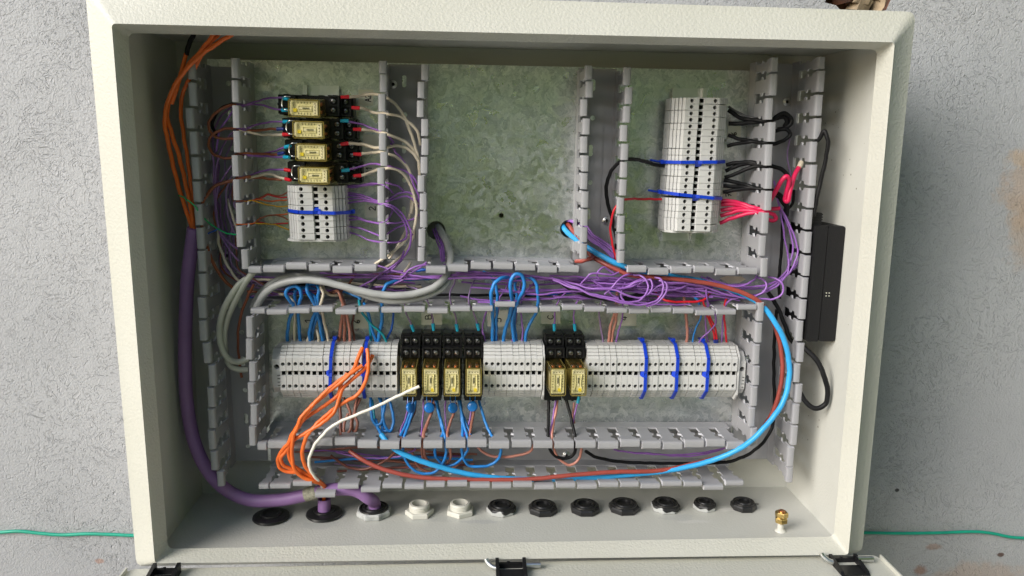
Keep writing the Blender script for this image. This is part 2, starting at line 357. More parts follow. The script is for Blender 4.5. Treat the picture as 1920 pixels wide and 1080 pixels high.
class MB:
    def __init__(s): s.v = []; s.f = []; s.m = []
    def V(s, p): s.v.append(Vector(p)); return len(s.v) - 1
    def F(s, idx, m=0): s.f.append(tuple(idx)); s.m.append(m)
    def poly(s, pts, m=0): s.F([s.V(p) for p in pts], m)
    def hexa(s, a, b, m=0):       # a, b: two matching 4-point (or n-point) loops
        n = len(a); ia = [s.V(p) for p in a]; ib = [s.V(p) for p in b]
        s.F(ia[::-1], m); s.F(ib, m)
        for i in range(n):
            j = (i + 1) % n; s.F((ia[i], ia[j], ib[j], ib[i]), m)
    def box(s, lo, hi, m=0):
        x0, y0, z0 = lo; x1, y1, z1 = hi
        s.hexa([(x0, y0, z0), (x1, y0, z0), (x1, y1, z0), (x0, y1, z0)], [(x0, y0, z1), (x1, y0, z1), (x1, y1, z1), (x0, y1, z1)], m)
    def rbox(s, lo, hi, r, m=0, axis=2):  # box with its four edges along axis cut off
        o = [i for i in range(3) if i != axis]
        a0, a1 = lo[o[0]], hi[o[0]]; b0, b1 = lo[o[1]], hi[o[1]]
        pl = [(a0 + r, b0), (a1 - r, b0), (a1 - .3 * r, b0 + .3 * r), (a1, b0 + r), (a1, b1 - r), (a1 - .3 * r, b1 - .3 * r), (a1 - r, b1), (a0 + r, b1), (a0 + .3 * r, b1 - .3 * r), (a0, b1 - r), (a0, b0 + r), (a0 + .3 * r, b0 + .3 * r)]
        def mk(q, c):
            p = [0, 0, 0]; p[o[0]] = q[0]; p[o[1]] = q[1]; p[axis] = c; return p
        s.hexa([mk(q, lo[axis]) for q in pl], [mk(q, hi[axis]) for q in pl], m)
    def tube(s, pts, r, n=8, m=0, cap=True):
        pts = [Vector(p) for p in pts]
        k = len(pts); rings = []
        t = (pts[1] - pts[0]).normalized()
        nrm = t.orthogonal().normalized()
        for i in range(k):
            tn = (pts[min(i + 1, k - 1)] - pts[max(i - 1, 0)])
            tn = tn.normalized() if tn.length > 1e-9 else t
            ax = t.cross(tn)
            if ax.length > 1e-7:
                nrm = Quaternion(ax.normalized(), t.angle(tn)) @ nrm
            t = tn
            nrm = (nrm - t * nrm.dot(t)).normalized()
            bn = t.cross(nrm)
            ri = r[i] if isinstance(r, (list, tuple)) else r
            rings.append([s.V(pts[i] + (nrm * math.cos(2 * math.pi * j / n) + bn * math.sin(2 * math.pi * j / n)) * ri) for j in range(n)])
        for i in range(k - 1):
            for j in range(n):
                s.F((rings[i][j], rings[i][(j + 1) % n], rings[i + 1][(j + 1) % n], rings[i + 1][j]), m)
        if cap:
            s.F(rings[0][::-1], m); s.F(rings[-1], m)
    def lathe(s, prof, n=20, m=0, org=(0, 0, 0), ax=(0, 0, 1), ms=None, ph=0.0):
        o = Vector(org); a = Vector(ax).normalized(); u = a.orthogonal().normalized(); v = a.cross(u)
        if abs(a.z) > .99: u = Vector((1, 0, 0)); v = a.cross(u)
        rg = []
        for (r, z) in prof:
            rg.append([s.V(o + a * z + (u * math.cos(ph + 2 * math.pi * j / n) + v * math.sin(ph + 2 * math.pi * j / n)) * r) for j in range(n)])
        for i in range(len(prof) - 1):
            for j in range(n):
                s.F((rg[i][j], rg[i][(j + 1) % n], rg[i + 1][(j + 1) % n], rg[i + 1][j]), ms[i] if ms else m)
        s.F(rg[0][::-1], ms[0] if ms else m); s.F(rg[-1], ms[-1] if ms else m)
    def holequad(s, c4, hole, cup=None, m=0, mc=0, mb=None):
        """quad c4 (p00,p10,p11,p01) with a hole given as a loop of (s,t); cup = offset vector of its floor"""
        c4 = [Vector(p) for p in c4]
        def B(a, b): return c4[0] * ((1 - a) * (1 - b)) + c4[1] * (a * (1 - b)) + c4[2] * (a * b) + c4[3] * ((1 - a) * b)
        ic = [s.V(p) for p in c4]
        ih = [s.V(B(a, b)) for a, b in hole]
        n = len(hole)
        cx = sum(h[0] for h in hole) / n; cy = sum(h[1] for h in hole) / n
        cor = [(0, 0), (1, 0), (1, 1), (0, 1)]
        near = [max(range(n), key=lambda i, k=k: (hole[i][0] - cx) * (1 if cor[k][0] else -1) / 1.0 + (hole[i][1] - cy) * (1 if cor[k][1] else -1)) for k in range(4)]
        for k in range(4):
            a = near[k]; b = near[(k + 1) % 4]
            ch = [a]
            while ch[-1] != b: ch.append((ch[-1] + 1) % n)
            s.F([ic[k], ic[(k + 1) % 4]] + [ih[i] for i in ch[::-1]], m)
        if cup is not None:
            ib = [s.V(s.v[i] + Vector(cup)) for i in ih]
            for i in range(n):
                j = (i + 1) % n; s.F((ih[i], ih[j], ib[j], ib[i]), mc)
            s.F(ib[::-1], mc if mb is None else mb)
    def build(s, name, mats, parent=None, smooth=None, origin=None, link=True):
        me = bpy.data.meshes.new(name)
        o = Vector(origin) if origin is not None else Vector((0, 0, 0))
        me.from_pydata([v - o for v in s.v], [], s.f)
        for x in (mats if isinstance(mats, (list, tuple)) else [mats]): me.materials.append(M.get(x, x) if isinstance(x, str) else x)
        me.polygons.foreach_set('material_index', s.m)
        bm = bmesh.new(); bm.from_mesh(me)
        bmesh.ops.remove_doubles(bm, verts=bm.verts, dist=1e-7)
        bmesh.ops.recalc_face_normals(bm, faces=bm.faces)
        bm.to_mesh(me); bm.free()
        if smooth:
            me.shade_smooth(); me.set_sharp_from_angle(angle=R(smooth))
        ob = bpy.data.objects.new(name, me)
        if link: C.objects.link(ob)
        if parent is not None: ob.parent = parent
        ob.location = o if parent is None else (o if origin is not None else (0, 0, 0))
        return ob

def circ(cx, cy, rx, ry, n=12):
    return [(cx + rx * math.cos(2 * math.pi * i / n + math.pi / n), cy + ry * math.sin(2 * math.pi * i / n + math.pi / n)) for i in range(n)]
def oblong(cx, cy, lx, ly, sx, sy, n=12):   # real lengths lx,ly on a face of real size sx,sy
    out = []
    if lx >= ly:
        r = ly / 2; d = lx / 2 - r
        for i in range(n):
            a = 2 * math.pi * (i + .5) / n; out.append((cx + (r * math.cos(a) + (d if math.cos(a) > 0 else -d)) / sx, cy + r * math.sin(a) / sy))
    else:
        r = lx / 2; d = ly / 2 - r
        for i in range(n):
            a = 2 * math.pi * (i + .5) / n; out.append((cx + r * math.cos(a) / sx, cy + (r * math.sin(a) + (d if math.sin(a) > 0 else -d)) / sy))
    return out

def tag(o, label=None, cat=None, group=None, kind=None):
    if label: o['label'] = label
    if cat: o['category'] = cat
    if group: o['group'] = group
    if kind: o['kind'] = kind
    return o
def thing(name, label, cat, loc=(0, 0, 0), group=None, mat3=None):
    o = bpy.data.objects.new(name, None)
    o.empty_display_size = 0.01
    C.objects.link(o); o.location = loc
    if mat3 is not None: o.matrix_world = Matrix.Translation(Vector(loc)) @ mat3.to_4x4()
    return tag(o, label, cat, group)
def frame(x, y):     # columns: x axis, y axis, z = x cross y
    x = Vector(x).normalized(); y = Vector(y).normalized()
    return Matrix((x, y, x.cross(y))).transposed()
def copyobj(src, parent, mw=None, loc=None):
    c = src.copy(); C.objects.link(c); c.parent = parent
    return c
ORD = ['first', 'second', 'third', 'fourth', 'fifth', 'sixth', 'seventh', 'eighth', 'ninth', 'tenth', 'eleventh', 'twelfth', 'thirteenth', 'fourteenth', 'fifteenth', 'sixteenth', 'seventeenth', 'eighteenth', 'nineteenth', 'twentieth', 'twenty-first', 'twenty-second', 'twenty-third', 'twenty-fourth', 'twenty-fifth', 'twenty-sixth']

# ================================================================== THE SETTING
GZ = -1.0
g = MB(); g.poly([(-14, -3.3, GZ + .004), (14, -3.3, GZ + .004), (14, 0.165, GZ + .004), (-14, 0.165, GZ + .004)])
tag(g.build('patio', mat('concrete', (0.40, 0.39, 0.37), 0.8, var=0.12, vscale=3)), 'pale concrete paving at the foot of the wall', kind='structure')
g = MB(); g.poly([(-14, -16, GZ), (14, -16, GZ), (14, 0.165, GZ), (-14, 0.165, GZ)])
tag(g.build('lawn', 'grass'), 'green lawn in front of the grey wall', kind='structure')
# hedge that the bare steel plate mirrors (stands behind and to the right of the camera)
hb = MB(); rr = random.Random(3)
def leaf(p, s):
    a = Vector((rr.gauss(0, 1), rr.gauss(0, 1), rr.gauss(0, 1))).normalized(); b = a.orthogonal().normalized(); b = (b + a.cross(b) * rr.uniform(-1, 1)).normalized()
    c = a.cross(b)
    hb.poly([p - b * s, p + c * s * .5, p + b * s, p - c * s * .5])
for i in range(24000):
    k = rr.random()
    if k < .40:
        x = rr.uniform(-4.5, 5.0) + .35 * math.sin(7 * rr.random()); y = -4.6 + rr.gauss(0, .25); top = 2.2 + .5 * math.sin(x * 1.7) + .3 * math.sin(x * 4.1)
    else:
        y = rr.uniform(-4.6, -.6); x = 2.2 + rr.gauss(0, .25); top = 4.2 + .4 * math.sin(y * 2.3)
    z = GZ + (top - GZ) * rr.random()
    leaf(Vector((x, y, z)), rr.uniform(.06, .15))
tag(hb.build('hedge_foliage', 'leaves'), 'leafy green garden hedge facing the grey wall', kind='stuff')

# plastered wall with a broken hole above the cabinet's right corner
wl = MB()
cen = PY(1614, -22, 0.165)
WX0, WX1, WZ0, WZ1 = -3.0, 3.0, GZ, 2.2
hole = []
for i in range(26):
    a = 2 * math.pi * (i + .5) / 26; rd = 0.041 * (1 + rr.uniform(-.12, .12)); sx = 1.0 if abs(math.cos(a)) < .8 else 1.05
    hole.append(((cen.x + rd * sx * math.cos(a) - WX0) / (WX1 - WX0), (cen.z + rd * .62 * math.sin(a) - WZ0) / (WZ1 - WZ0)))
wl.holequad([(WX0, .165, WZ0), (WX1, .165, WZ0), (WX1, .165, WZ1), (WX0, .165, WZ1)], hole, cup=(0, .03, 0), m=0, mc=1)
wl.poly([(WX0, .24, WZ0), (WX1, .24, WZ0), (WX1, .24, WZ1), (WX0, .24, WZ1)], 0)
wl.poly([(WX0, .165, WZ1), (WX1, .165, WZ1), (WX1, .24, WZ1), (WX0, .24, WZ1)], 0)
wall = tag(wl.build('house_wall', ['plaster', 'rubble']), 'grey rough-trowelled plaster wall behind the open cabinet', 'wall', kind='thing')
wc = wall
# loose lumps of brick inside the broken hole
lb = MB()
for i in range(9):
    c = Vector((cen.x + rr.uniform(-.034, .034), .182, cen.z + rr.uniform(-.022, .018)))
    q = Quaternion((rr.random(), rr.random(), rr.random()), rr.uniform(0, 3)); s = rr.uniform(.007, .012)
    pts = [c + q @ Vector((x * s * rr.uniform(.7, 1.1), y * s * rr.uniform(.6, 1.1), z * s * rr.uniform(.6, 1.1))) for x, y, z in ((-1, -1, -1), (1, -1, -1), (1, 1, -1), (-1, 1, -1), (-1, -1, 1), (1, -1, 1), (1, 1, 1), (-1, 1, 1))]
    lb.hexa(pts[:4], pts[4:], 1 if c.x > cen.x + .004 else 0)
lo = lb.build('broken_masonry', ['rubble', mat('sandstone', (0.34, 0.26, 0.17), 0.85, var=0.4, vscale=60, bump=0.8, bscale=120)], wall); lo['kind'] = 'stuff'

# ================================================================== CABINET
cab = thing('control_cabinet', 'open cream steel control cabinet with wiring inside, on grey wall', 'cabinet', (0, 0.15, 0))
cabo = Vector((0, 0.15, 0))
def cpart(mb, name, mats='paint', smooth=None):
    o = mb.build(name, mats, cab, smooth, origin=cabo); o.location = (0, 0, 0); return o
BK = 0.150
def rounded(c4, r, k=6):
    out = []
    for i in range(4):
        p = Vector(c4[i]); a = (Vector(c4[i - 1]) - p).normalized(); b = (Vector(c4[(i + 1) % 4]) - p).normalized()
        for j in range(k):
            t = j / (k - 1); out.append(p + a * r * (1 - t) ** 2 + b * r * t ** 2)
    return out
OUT = [PY(159, -26, .012), PY(1717, 22, .012), PY(1616, 1036, .012), PY(256, 1062, .012)]
FR = [PY(210, 45, 0), PY(1677, 80, 0), PY(1590, 1040, 0), PY(291, 1056, 0)]
LP = [PY(240, 62, .02), PY(1645, 93, .02), PY(1563, 1006, .02), PY(315, 1029, .02)]
k = 6
ro, ro2 = rounded(OUT, .008), rounded([Vector((p.x, .014, p.z)) for p in OUT], .008)
rf0 = rounded([p.lerp(o, .055) + Vector((0, .0012, 0)) for p, o in zip(FR, OUT)], .004)
rf = rounded([p.lerp(l, .10) for p, l in zip(FR, LP)], .003)
rfm = rounded([p.lerp(o, .012) - Vector((0, .0003, 0)) for p, o in zip(FR, OUT)], .0035)
rl = rounded(LP, .006)
def ringmesh(mb, loops):
    ids = [[mb.V(p) for p in l] for l in loops]
    n = len(ids[0])
    for a, b in zip(ids, ids[1:]):
        for i in range(n): mb.F((a[i], a[(i + 1) % n], b[(i + 1) % n], b[i]))
fm = MB(); rback = [Vector((p.x, .152, p.z)) for p in ro]
ringmesh(fm, [rback, ro2, ro, rf0, rfm, rf])
fm.F([fm.V(p) for p in rback])
cpart(fm, 'outer_frame', smooth=50)
lm = MB(); ringmesh(lm, [rf, rl, [Vector((p.x, .0235, p.z)) for p in rounded([o.lerp(l, .75) for o, l in zip(OUT, LP)], .004)]])
cpart(lm, 'inner_lip', smooth=50)
# inner sheets
IL = [Vector((p.x, .0215, p.z)) for p in LP]
IX0, IX1, IZ0, IZ1 = -0.3325, 0.3335, 0.0005, 0.4845
bkq = [Vector((IX0, BK, IZ1)), Vector((IX1, BK, IZ1)), Vector((IX1, BK, IZ0)), Vector((IX0, BK, IZ0))]
exp = [Vector((-.0045, 0, .0045)), Vector((.0045, 0, .0045)), Vector((.0045, 0, -.0045)), Vector((-.0045, 0, -.0045))]
frq = [Vector((b.x, .0215, b.z)) for b in bkq]
for nm, i, off in (('top_sheet', 0, Vector((0, 0, .0012))), ('right_sheet', 1, Vector((.0012, 0, 0))), ('floor_sheet', 2, Vector((0, 0, -.0012))), ('left_sheet', 3, Vector((-.0012, 0, 0)))):
    j = (i + 1) % 4; q = [frq[i], frq[j], bkq[j], bkq[i]]
    b = MB(); b.hexa(q, [p + off for p in q]); cpart(b, nm, 'inner_paint_dirty' if i == 1 else 'floor_paint' if i == 2 else 'inner_paint')
b = MB(); b.box((IX0 - .0012, BK, IZ0 - .0012), (IX1 + .0012, BK + .0015, IZ1 + .0012)); cpart(b, 'back_sheet', 'inner_paint')
FLZ = IZ0
# open door, folded down flat below the cabinet
dz = -0.0075
dl = PZ(249, 1059, dz); dr = PZ(1636, 1034, dz)
dm = MB()
yb, yf = 0.004, -0.40
prof = rounded([Vector((dl.x, yf, 0)), Vector((dr.x, yf, 0)), Vector((dr.x, yb + .004, 0)), Vector((dl.x, yb + .002, 0))], .006)
dm.hexa([Vector((p.x, p.y, dz - .003)) for p in prof], [Vector((p.x, p.y, dz)) for p in prof])
for x0, x1 in ((dl.x - .0015, dl.x), (dr.x, dr.x + .0015)):
    dm.box((x0, yf, dz - .004), (x1, yb - .002, dz + .004))
cpart(dm, 'door', smooth=40)
# hinges on the joint of door and cabinet
def hinge(pxl, pxr, pyt):
    a = PY(pxl, 1066, -.006); c = PY(pxr, 1066, -.006)
    h = MB(); x0, x1 = a.x, c.x; z0 = dz + .0004; zt = PY((pxl + pxr) / 2, pyt, -.004).z
    t = .0032
    h.hexa([(x0, -.030, z0), (x0 + t, -.030, z0), (x0 + t, -.0012, z0), (x0, -.0012, z0)], [(x0, -.026, zt - .004), (x0 + t, -.026, zt - .004), (x0 + t, -.0012, zt), (x0, -.0012, zt)]); h.hexa([(x1 - t, -.030, z0), (x1, -.030, z0), (x1, -.0012, z0), (x1 - t, -.0012, z0)], [(x1 - t, -.026, zt - .004), (x1, -.026, zt - .004), (x1, -.0012, zt), (x1 - t, -.0012, zt)])
    h.box((x0 + t, -.005, z0), (x1 - t, -.0015, z0 + .0045)); h.box((x0 + t, -.030, z0), (x1 - t, -.0125, zt - .0055))
    h.lathe([(.0015, 0), (.0015, .002)], 10, org=((x0 + x1) / 2 - .002, -.0028, z0 + .0035))
    ho = cpart(h, 'hinge', 'black')
    return x0, x1, z0, ho
for (l, r_, pyt_, pin) in ((284, 336, 1058, 0), (929, 986, 1048, 1), (1556, 1608, 1041, 1)):
    x0, x1, z0, ho = hinge(l, r_, pyt_)
    if pin:
        yz = -.0075
        for pts_, rr0 in (([(x1 - .002, yz, z0 + .0045), (x1 + .0135, yz, z0 + .0045)], .0028), (catmull([Vector((x0 + .003, yz - .003, z0 + .003)), Vector((x0 - .003, yz - .001, z0 + .004)), Vector((x0 - .0075, yz + .002, z0 + .007)), Vector((x0 - .009, yz + .0035, z0 + .0095))]), .0024)):
            p = MB(); p.tube(pts_, rr0, 10); po = p.build('pin', 'steel', ho, 40, origin=cabo); po.location = (0, 0, 0)


# ================================================================== MOUNTING PLATE
pl = MB()
px0, px1, pz0, pz1 = -0.297, 0.306, 0.046, 0.4665
hs = [(P(818, 432, 0), .0098, 18), (P(940, 404, 0), .0026, 14), (P(1067, 429, 0), .0096, 18)]
zb0, zb1 = 0.285, 0.345
xs = [px0, (hs[0][0].x + hs[1][0].x) / 2, (hs[1][0].x + hs[2][0].x) / 2, px1]
pl.poly([(px0, YP, pz0), (px1, YP, pz0), (px1, YP, zb0), (px0, YP, zb0)])
pl.poly([(px0, YP, zb1), (px1, YP, zb1), (px1, YP, pz1), (px0, YP, pz1)])
for i, (c, r_, n) in enumerate(hs):
    w_, h_ = xs[i + 1] - xs[i], zb1 - zb0
    pl.holequad([(xs[i], YP, zb0), (xs[i + 1], YP, zb0), (xs[i + 1], YP, zb1), (xs[i], YP, zb1)], circ((c.x - xs[i]) / w_, (c.z - zb0) / h_, r_ / w_, r_ / h_, n))
    ring = [Vector((c.x + r_ * math.cos(2 * math.pi * j / n + math.pi / n), YP, c.z + r_ * math.sin(2 * math.pi * j / n + math.pi / n))) for j in range(n)]
    for j in range(n):
        q = ring[j], ring[(j + 1) % n]; pl.poly([q[0], q[1], q[1] + Vector((0, .0025, 0)), q[0] + Vector((0, .0025, 0))])
for a, b_ in (((px0, pz0), (px1, pz0)), ((px1, pz0), (px1, pz1)), ((px1, pz1), (px0, pz1)), ((px0, pz1), (px0, pz0))):
    pl.poly([(a[0], YP, a[1]), (b_[0], YP, b_[1]), (b_[0], YP + .012, b_[1]), (a[0], YP + .012, a[1])])
plate = pl.build('mounting_plate', 'galv', origin=(0, YP, pz0))
tag(plate, 'spangled galvanised steel mounting plate behind the wiring ducts', 'plate')

# ================================================================== WIRING DUCTS
FH = 0.066; SH = 0.017; NP = 0.0216
def finger_mesh():
    b = MB(); t = .0008
    hw = [(0, .275), (.0150, .275), (.0166, .405), (.0190, .415), (.0204, .28), (.0290, .28), (.0302, .425), (.0435, .43)]
    outl = [(x * NP, y) for y, x in hw] + [(-x * NP, y) for y, x in reversed(hw)]
    # as strips so that the concave outline fills cleanly
    for (y0, a0), (y1, a1) in zip(hw, hw[1:]):
        for z in (-t, t):
            b.poly([(-a0 * NP, y0, z), (a0 * NP, y0, z), (a1 * NP, y1, z), (-a1 * NP, y1, z)])
        for sgn in (-1, 1):
            b.poly([(sgn * a0 * NP, y0, -t), (sgn * a1 * NP, y1, -t), (sgn * a1 * NP, y1, t), (sgn * a0 * NP, y0, t)], 1)
    b.poly([(-.275 * NP, 0, -t), (.275 * NP, 0, -t), (.275 * NP, 0, t), (-.275 * NP, 0, t)])
    pr = [(-.0034, .0425), (-.0037, .0462), (-.0034, .0477), (-.0026, .0487), (-.0012, .0491), (.0012, .0491), (.0026, .0487), (.0034, .0477), (.0037, .0462), (.0034, .0425)]
    L, Rr = [(-.437 * NP, y, z) for z, y in pr], [(.437 * NP, y, z) for z, y in pr]
    nf = len(b.f); b.hexa(L, Rr); b.m[nf] = b.m[nf + 1] = 1
    o = b.build('finger', ['duct', 'duct_edge'], smooth=35, link=False)
    return o.data
FM = finger_mesh()
FM2 = None
def lipline(p0, p1, t): return P(p0[0] + (p1[0] - p0[0]) * t, p0[1] + (p1[1] - p0[1]) * t, FH)
rf_ = random.Random(5)
def duct_wall(root, p0, p1, gaps, bend={}, zs=1.0):
    """one slotted side: lip centre line p0-p1 in photo pixels, finger gaps along it (x or y pixel)"""
    ax = 0 if abs(p1[0] - p0[0]) > abs(p1[1] - p0[1]) else 1
    ts = [0] + [(g_ - p0[ax]) / (p1[ax] - p0[ax]) for g_ in gaps] + [1]
    A, B = lipline(p0, p1, 0), lipline(p0, p1, 1)
    d = (B - A).normalized()
    nrm = d.cross(Vector((0, -1, 0)))
    sw = MB(); t = Vector(nrm) * .0011
    q0 = [Vector((A.x, YP - .0003, A.z)) - t, Vector((B.x, YP - .0003, B.z)) - t, Vector((B.x, YP - .0003, B.z)) + t, Vector((A.x, YP - .0003, A.z)) + t]
    sw.hexa(q0, [p + Vector((0, -SH, 0)) for p in q0])
    o = sw.build('side_wall', 'duct', root, origin=root.location); o.location = (0, 0, 0)
    for i in range(len(ts) - 1):
        a, b = lipline(p0, p1, ts[i]), lipline(p0, p1, ts[i + 1])
        f = bpy.data.objects.new('finger', FM); C.objects.link(f); f.parent = root
        c = (a + b) / 2
        fr = Matrix((d, Vector((0, -1, 0)), d.cross(Vector((0, -1, 0))))).transposed()
        tilt = bend.get(i, rf_.gauss(0, 1.5))
        fr = fr @ Matrix.Rotation(R(tilt), 3, 'X') @ Matrix.Rotation(R(rf_.gauss(0, .3)), 3, 'Y') @ Matrix.Rotation(R(rf_.gauss(0, .2)), 3, 'Z')
        f.matrix_local = Matrix.Translation(Vector((c.x, YP - SH, c.z)) - root.location) @ fr.to_4x4() @ Matrix.Diagonal((min((b - a).length / NP, 1.25), (FH - SH) / .0491, zs, 1))
    return A, B
def duct_base(root, x0, x1, z0, z1, vertical, off=.0012, holes=True, rails=True):
    """floor of the channel with its oblong knock-outs; corners may be given per end: x0=(bottom,top)"""
    b = MB(); y = YP - off
    L = (z1 - z0) if vertical else (x1[0] - x0[0])
    n = max(1, round(L / .031))
    def pt(s, u):     # s along, u across
        if vertical:
            xa = x0[0] + (x0[1] - x0[0]) * s; xb = x1[0] + (x1[1] - x1[0]) * s
            return Vector((xa + (xb - xa) * u, y, z0 + (z1 - z0) * s))
        za = z0 if not isinstance(z0, tuple) else z0[0] + (z0[1] - z0[0]) * s
        zb = z1 if not isinstance(z1, tuple) else z1[0] + (z1[1] - z1[0]) * s
        return Vector((x0[0] + (x1[0] - x0[0]) * s, y, za + (zb - za) * u))
    for i in range(n):
        s0, s1 = i / n, (i + 1) / n
        c = [pt(s0, 0), pt(s1, 0), pt(s1, 1), pt(s0, 1)]
        sx, sy = (c[1] - c[0]).length, (c[3] - c[0]).length
        if holes:
            h = oblong(.5, .40, .0118, .0048, sx, sy) if i % 2 else oblong(.5, .42, .0052, .0052, sx, sy)
            b.holequad(c, h, cup=(0, .0010, 0), m=0, mc=0, mb=1)
        else: b.poly(c)
    if rails:
        for u in (.33, .70):
            a, c = pt(0, u), pt(1, u)
            dd = (pt(0, u + .02) - a)
            b.poly([a + Vector((0, -.0007, 0)), c + Vector((0, -.0007, 0)), c + dd + Vector((0, -.0007, 0)), a + dd + Vector((0, -.0007, 0))])
    o = b.build('base', ['duct', 'galv'], root, origin=root.location); o.location = (0, 0, 0)
def screw_part(root, px, py, h=.0014, r=.0042):
    c = P(px, py, h); b = MB()
    b.lathe([(r, 0), (r, .0008), (r * .72, .0016), (r * .62, .0016), (r * .45, .0022), (r * .40, .0006), (.0002, .0004)], 14, org=c, ax=(0, -1, 0), ms=[0, 0, 0, 0, 0, 1, 1])
    o = b.build('screw', ['steel', 'recess_shade'], root, smooth=40, origin=root.location); o.location = (0, 0, 0)

def wx(p, q, z):    # world x of a vertical lip line at height z
    A, B = P(*p, FH), P(*q, FH); return A.x + (B.x - A.x) * (z - A.z) / (B.z - A.z)
LA = ((349.5, 110), (406, 914)); LA2 = ((438, 106), (455, 507)); LA3 = ((469, 592), (474, 838))
LB = ((716, 112), (717.5, 487)); LB2 = ((795.5, 118), (791, 491))
LC = ((1103, 121), (1091, 487)); LC2 = ((1181, 124), (1162, 494))
LD = ((1455, 106), (1432, 521)); LD3 = ((1426, 566), (1413, 839)); LD2 = ((1542, 105), (1484, 907))
LE1 = ((490, 504), (708, 503.5)); LE2 = ((796, 497), (1087.5, 505.5)); LE3 = ((1175, 505), (1422, 508.5))
LE4 = ((467.6, 582), (1421, 582)); LF = ((482, 835), (1396.5, 834.5)); LF2 = ((484, 914), (1396, 908))
def dloc(p): q = P(p[0], p[1], 0); return (q.x, YP, q.z)
E_in = (P(480, 503, FH).z + P(1400, 508, FH).z) / 2; E_out = P(945, 577, FH).z
F_in = P(945, 835, FH).z; F_out = P(945, 910, FH).z
zt = P(945, 112, FH).z
# left vertical duct
d = thing('wiring_duct', 'grey slotted wiring duct running down the left side, dim and holding brown wires', 'wiring duct', dloc((410, 912)), 'grey slotted wiring ducts')
duct_wall(d, *LA, [151, 200.6, 243.6, 292, 338, 381, 425, 469, 512, 556, 599, 641, 683, 726, 766, 805.6, 844.6, 884], {0: -4, 18: -5})
duct_wall(d, *LA2, [148.5, 195, 243, 289, 334, 378, 422, 466])
duct_wall(d, *LA3, [634.6, 677.5, 717, 757.5, 799], {1: 2})
zA0, zA1 = P(414, 912, FH).z, P(360, 112, FH).z
duct_base(d, (wx(*LA, zA0), wx(*LA, zA1)), (wx(*LA2, zA0), wx(*LA2, zA1)), zA0, zA1, True)
screw_part(d, 426, 479)
# second vertical duct
d = thing('wiring_duct', 'grey slotted wiring duct between the relays and the bare steel plate', 'wiring duct', dloc((755, 490)), 'grey slotted wiring ducts')
duct_wall(d, *LB, [138, 174.5, 211, 247, 283, 313, 347, 383, 417, 452], {2: 0})
duct_wall(d, *LB2, [152, 186, 221, 257, 292, 327, 361, 395, 428, 463], {0: -1, 1: 3, 2: 3.6})
zB0 = E_in
duct_base(d, (wx(*LB, zB0), wx(*LB, zt)), (wx(*LB2, zB0), wx(*LB2, zt)), zB0, zt, True)
screw_part(d, 737, 158)
# third
d = thing('wiring_duct', 'grey slotted wiring duct right of the bare steel plate, holding one black lead', 'wiring duct', dloc((1130, 490)), 'grey slotted wiring ducts')
duct_wall(d, *LC, [151, 185, 220, 254, 289, 323, 357, 391, 425, 456], {2: 3})
duct_wall(d, *LC2, [161.5, 197, 232, 267, 302, 335, 369, 403, 437, 469], {3: 2.5})
duct_base(d, (wx(*LC, zB0), wx(*LC, zt)), (wx(*LC2, zB0), wx(*LC2, zt)), zB0, zt, True)
screw_part(d, 1137, 414)
# right vertical
d = thing('wiring_duct', 'grey slotted wiring duct along the right side, with black and crimson wires', 'wiring duct', dloc((1450, 905)), 'grey slotted wiring ducts')
duct_wall(d, *LD, [135.5, 181, 226.5, 268, 312.8, 356, 397, 440, 482])
duct_wall(d, *LD3, [604.6, 645, 685, 724, 763.5, 801.7])
duct_wall(d, *LD2, [130, 174.6, 219, 263, 306.5, 351, 392, 433, 477, 519, 560.5, 600.7, 642, 681, 719, 757, 797.8, 837, 877])
zD0, zD1 = P(1484, 906, FH).z, P(1541, 107, FH).z
duct_base(d, (wx(*LD, zD0), wx(*LD, zD1)), (wx(*LD2, zD0), wx(*LD2, zD1)), zD0, zD1, True)
screw_part(d, 1475, 191)
# middle horizontal
d = thing('wiring_duct', 'grey slotted wiring duct across the middle, crowded with violet wires and grey cables', 'wiring duct', dloc((945, 580)), 'grey slotted wiring ducts')
duct_wall(d, (464, 511), (490, 511), [], {0: -3})
duct_wall(d, *LE1, [533.5, 576.5, 621, 662])
duct_wall(d, *LE2, [838, 880, 923, 964, 1006, 1046], {0: 6, 1: 3})
duct_wall(d, *LE3, [1214, 1256, 1299, 1340.5, 1382])
duct_wall(d, *LE4, [497, 539, 582, 626, 669, 712, 755, 798.8, 841.6, 883, 926, 968, 1011, 1052.5, 1094, 1136, 1177.8, 1219, 1261, 1303, 1342, 1382], {11: -7}, .78)
zm = (E_in + E_out) / 2
duct_base(d, (wx(*LA2, zm) + .0015, 0), (wx(*LD, zm) - .0015, 0), E_out, E_in - .0008, False, off=.0016)
# bottom horizontal
d = thing('wiring_duct', 'grey slotted wiring duct along the bottom, with blue and red cables lying in it', 'wiring duct', dloc((945, 905)), 'grey slotted wiring ducts')
duct_wall(d, *LF, [500, 540, 583, 625, 668, 709, 750, 791.5, 832, 874, 914.5, 957.5, 998, 1038, 1078.5, 1120, 1162, 1202, 1241.6, 1282, 1322, 1361], {0: 2, 4: -4}, 1.2)
duct_wall(d, *LF2, [503.6, 546.5, 587, 630, 674, 714.5, 756, 796.6, 836, 878, 920, 960, 1000, 1041, 1081, 1121.5, 1162, 1200, 1240, 1280.6, 1318, 1359], zs=.8, bend={2: -4, 5: 5, 21: 5, 3: 12})
zf = (F_in + F_out) / 2
duct_base(d, (wx(*LA3, zf) + .0015, 0), (wx(*LD3, zf) - .0015, 0), F_out, F_in, False, off=.0016)
screw_part(d, 1062, 853)

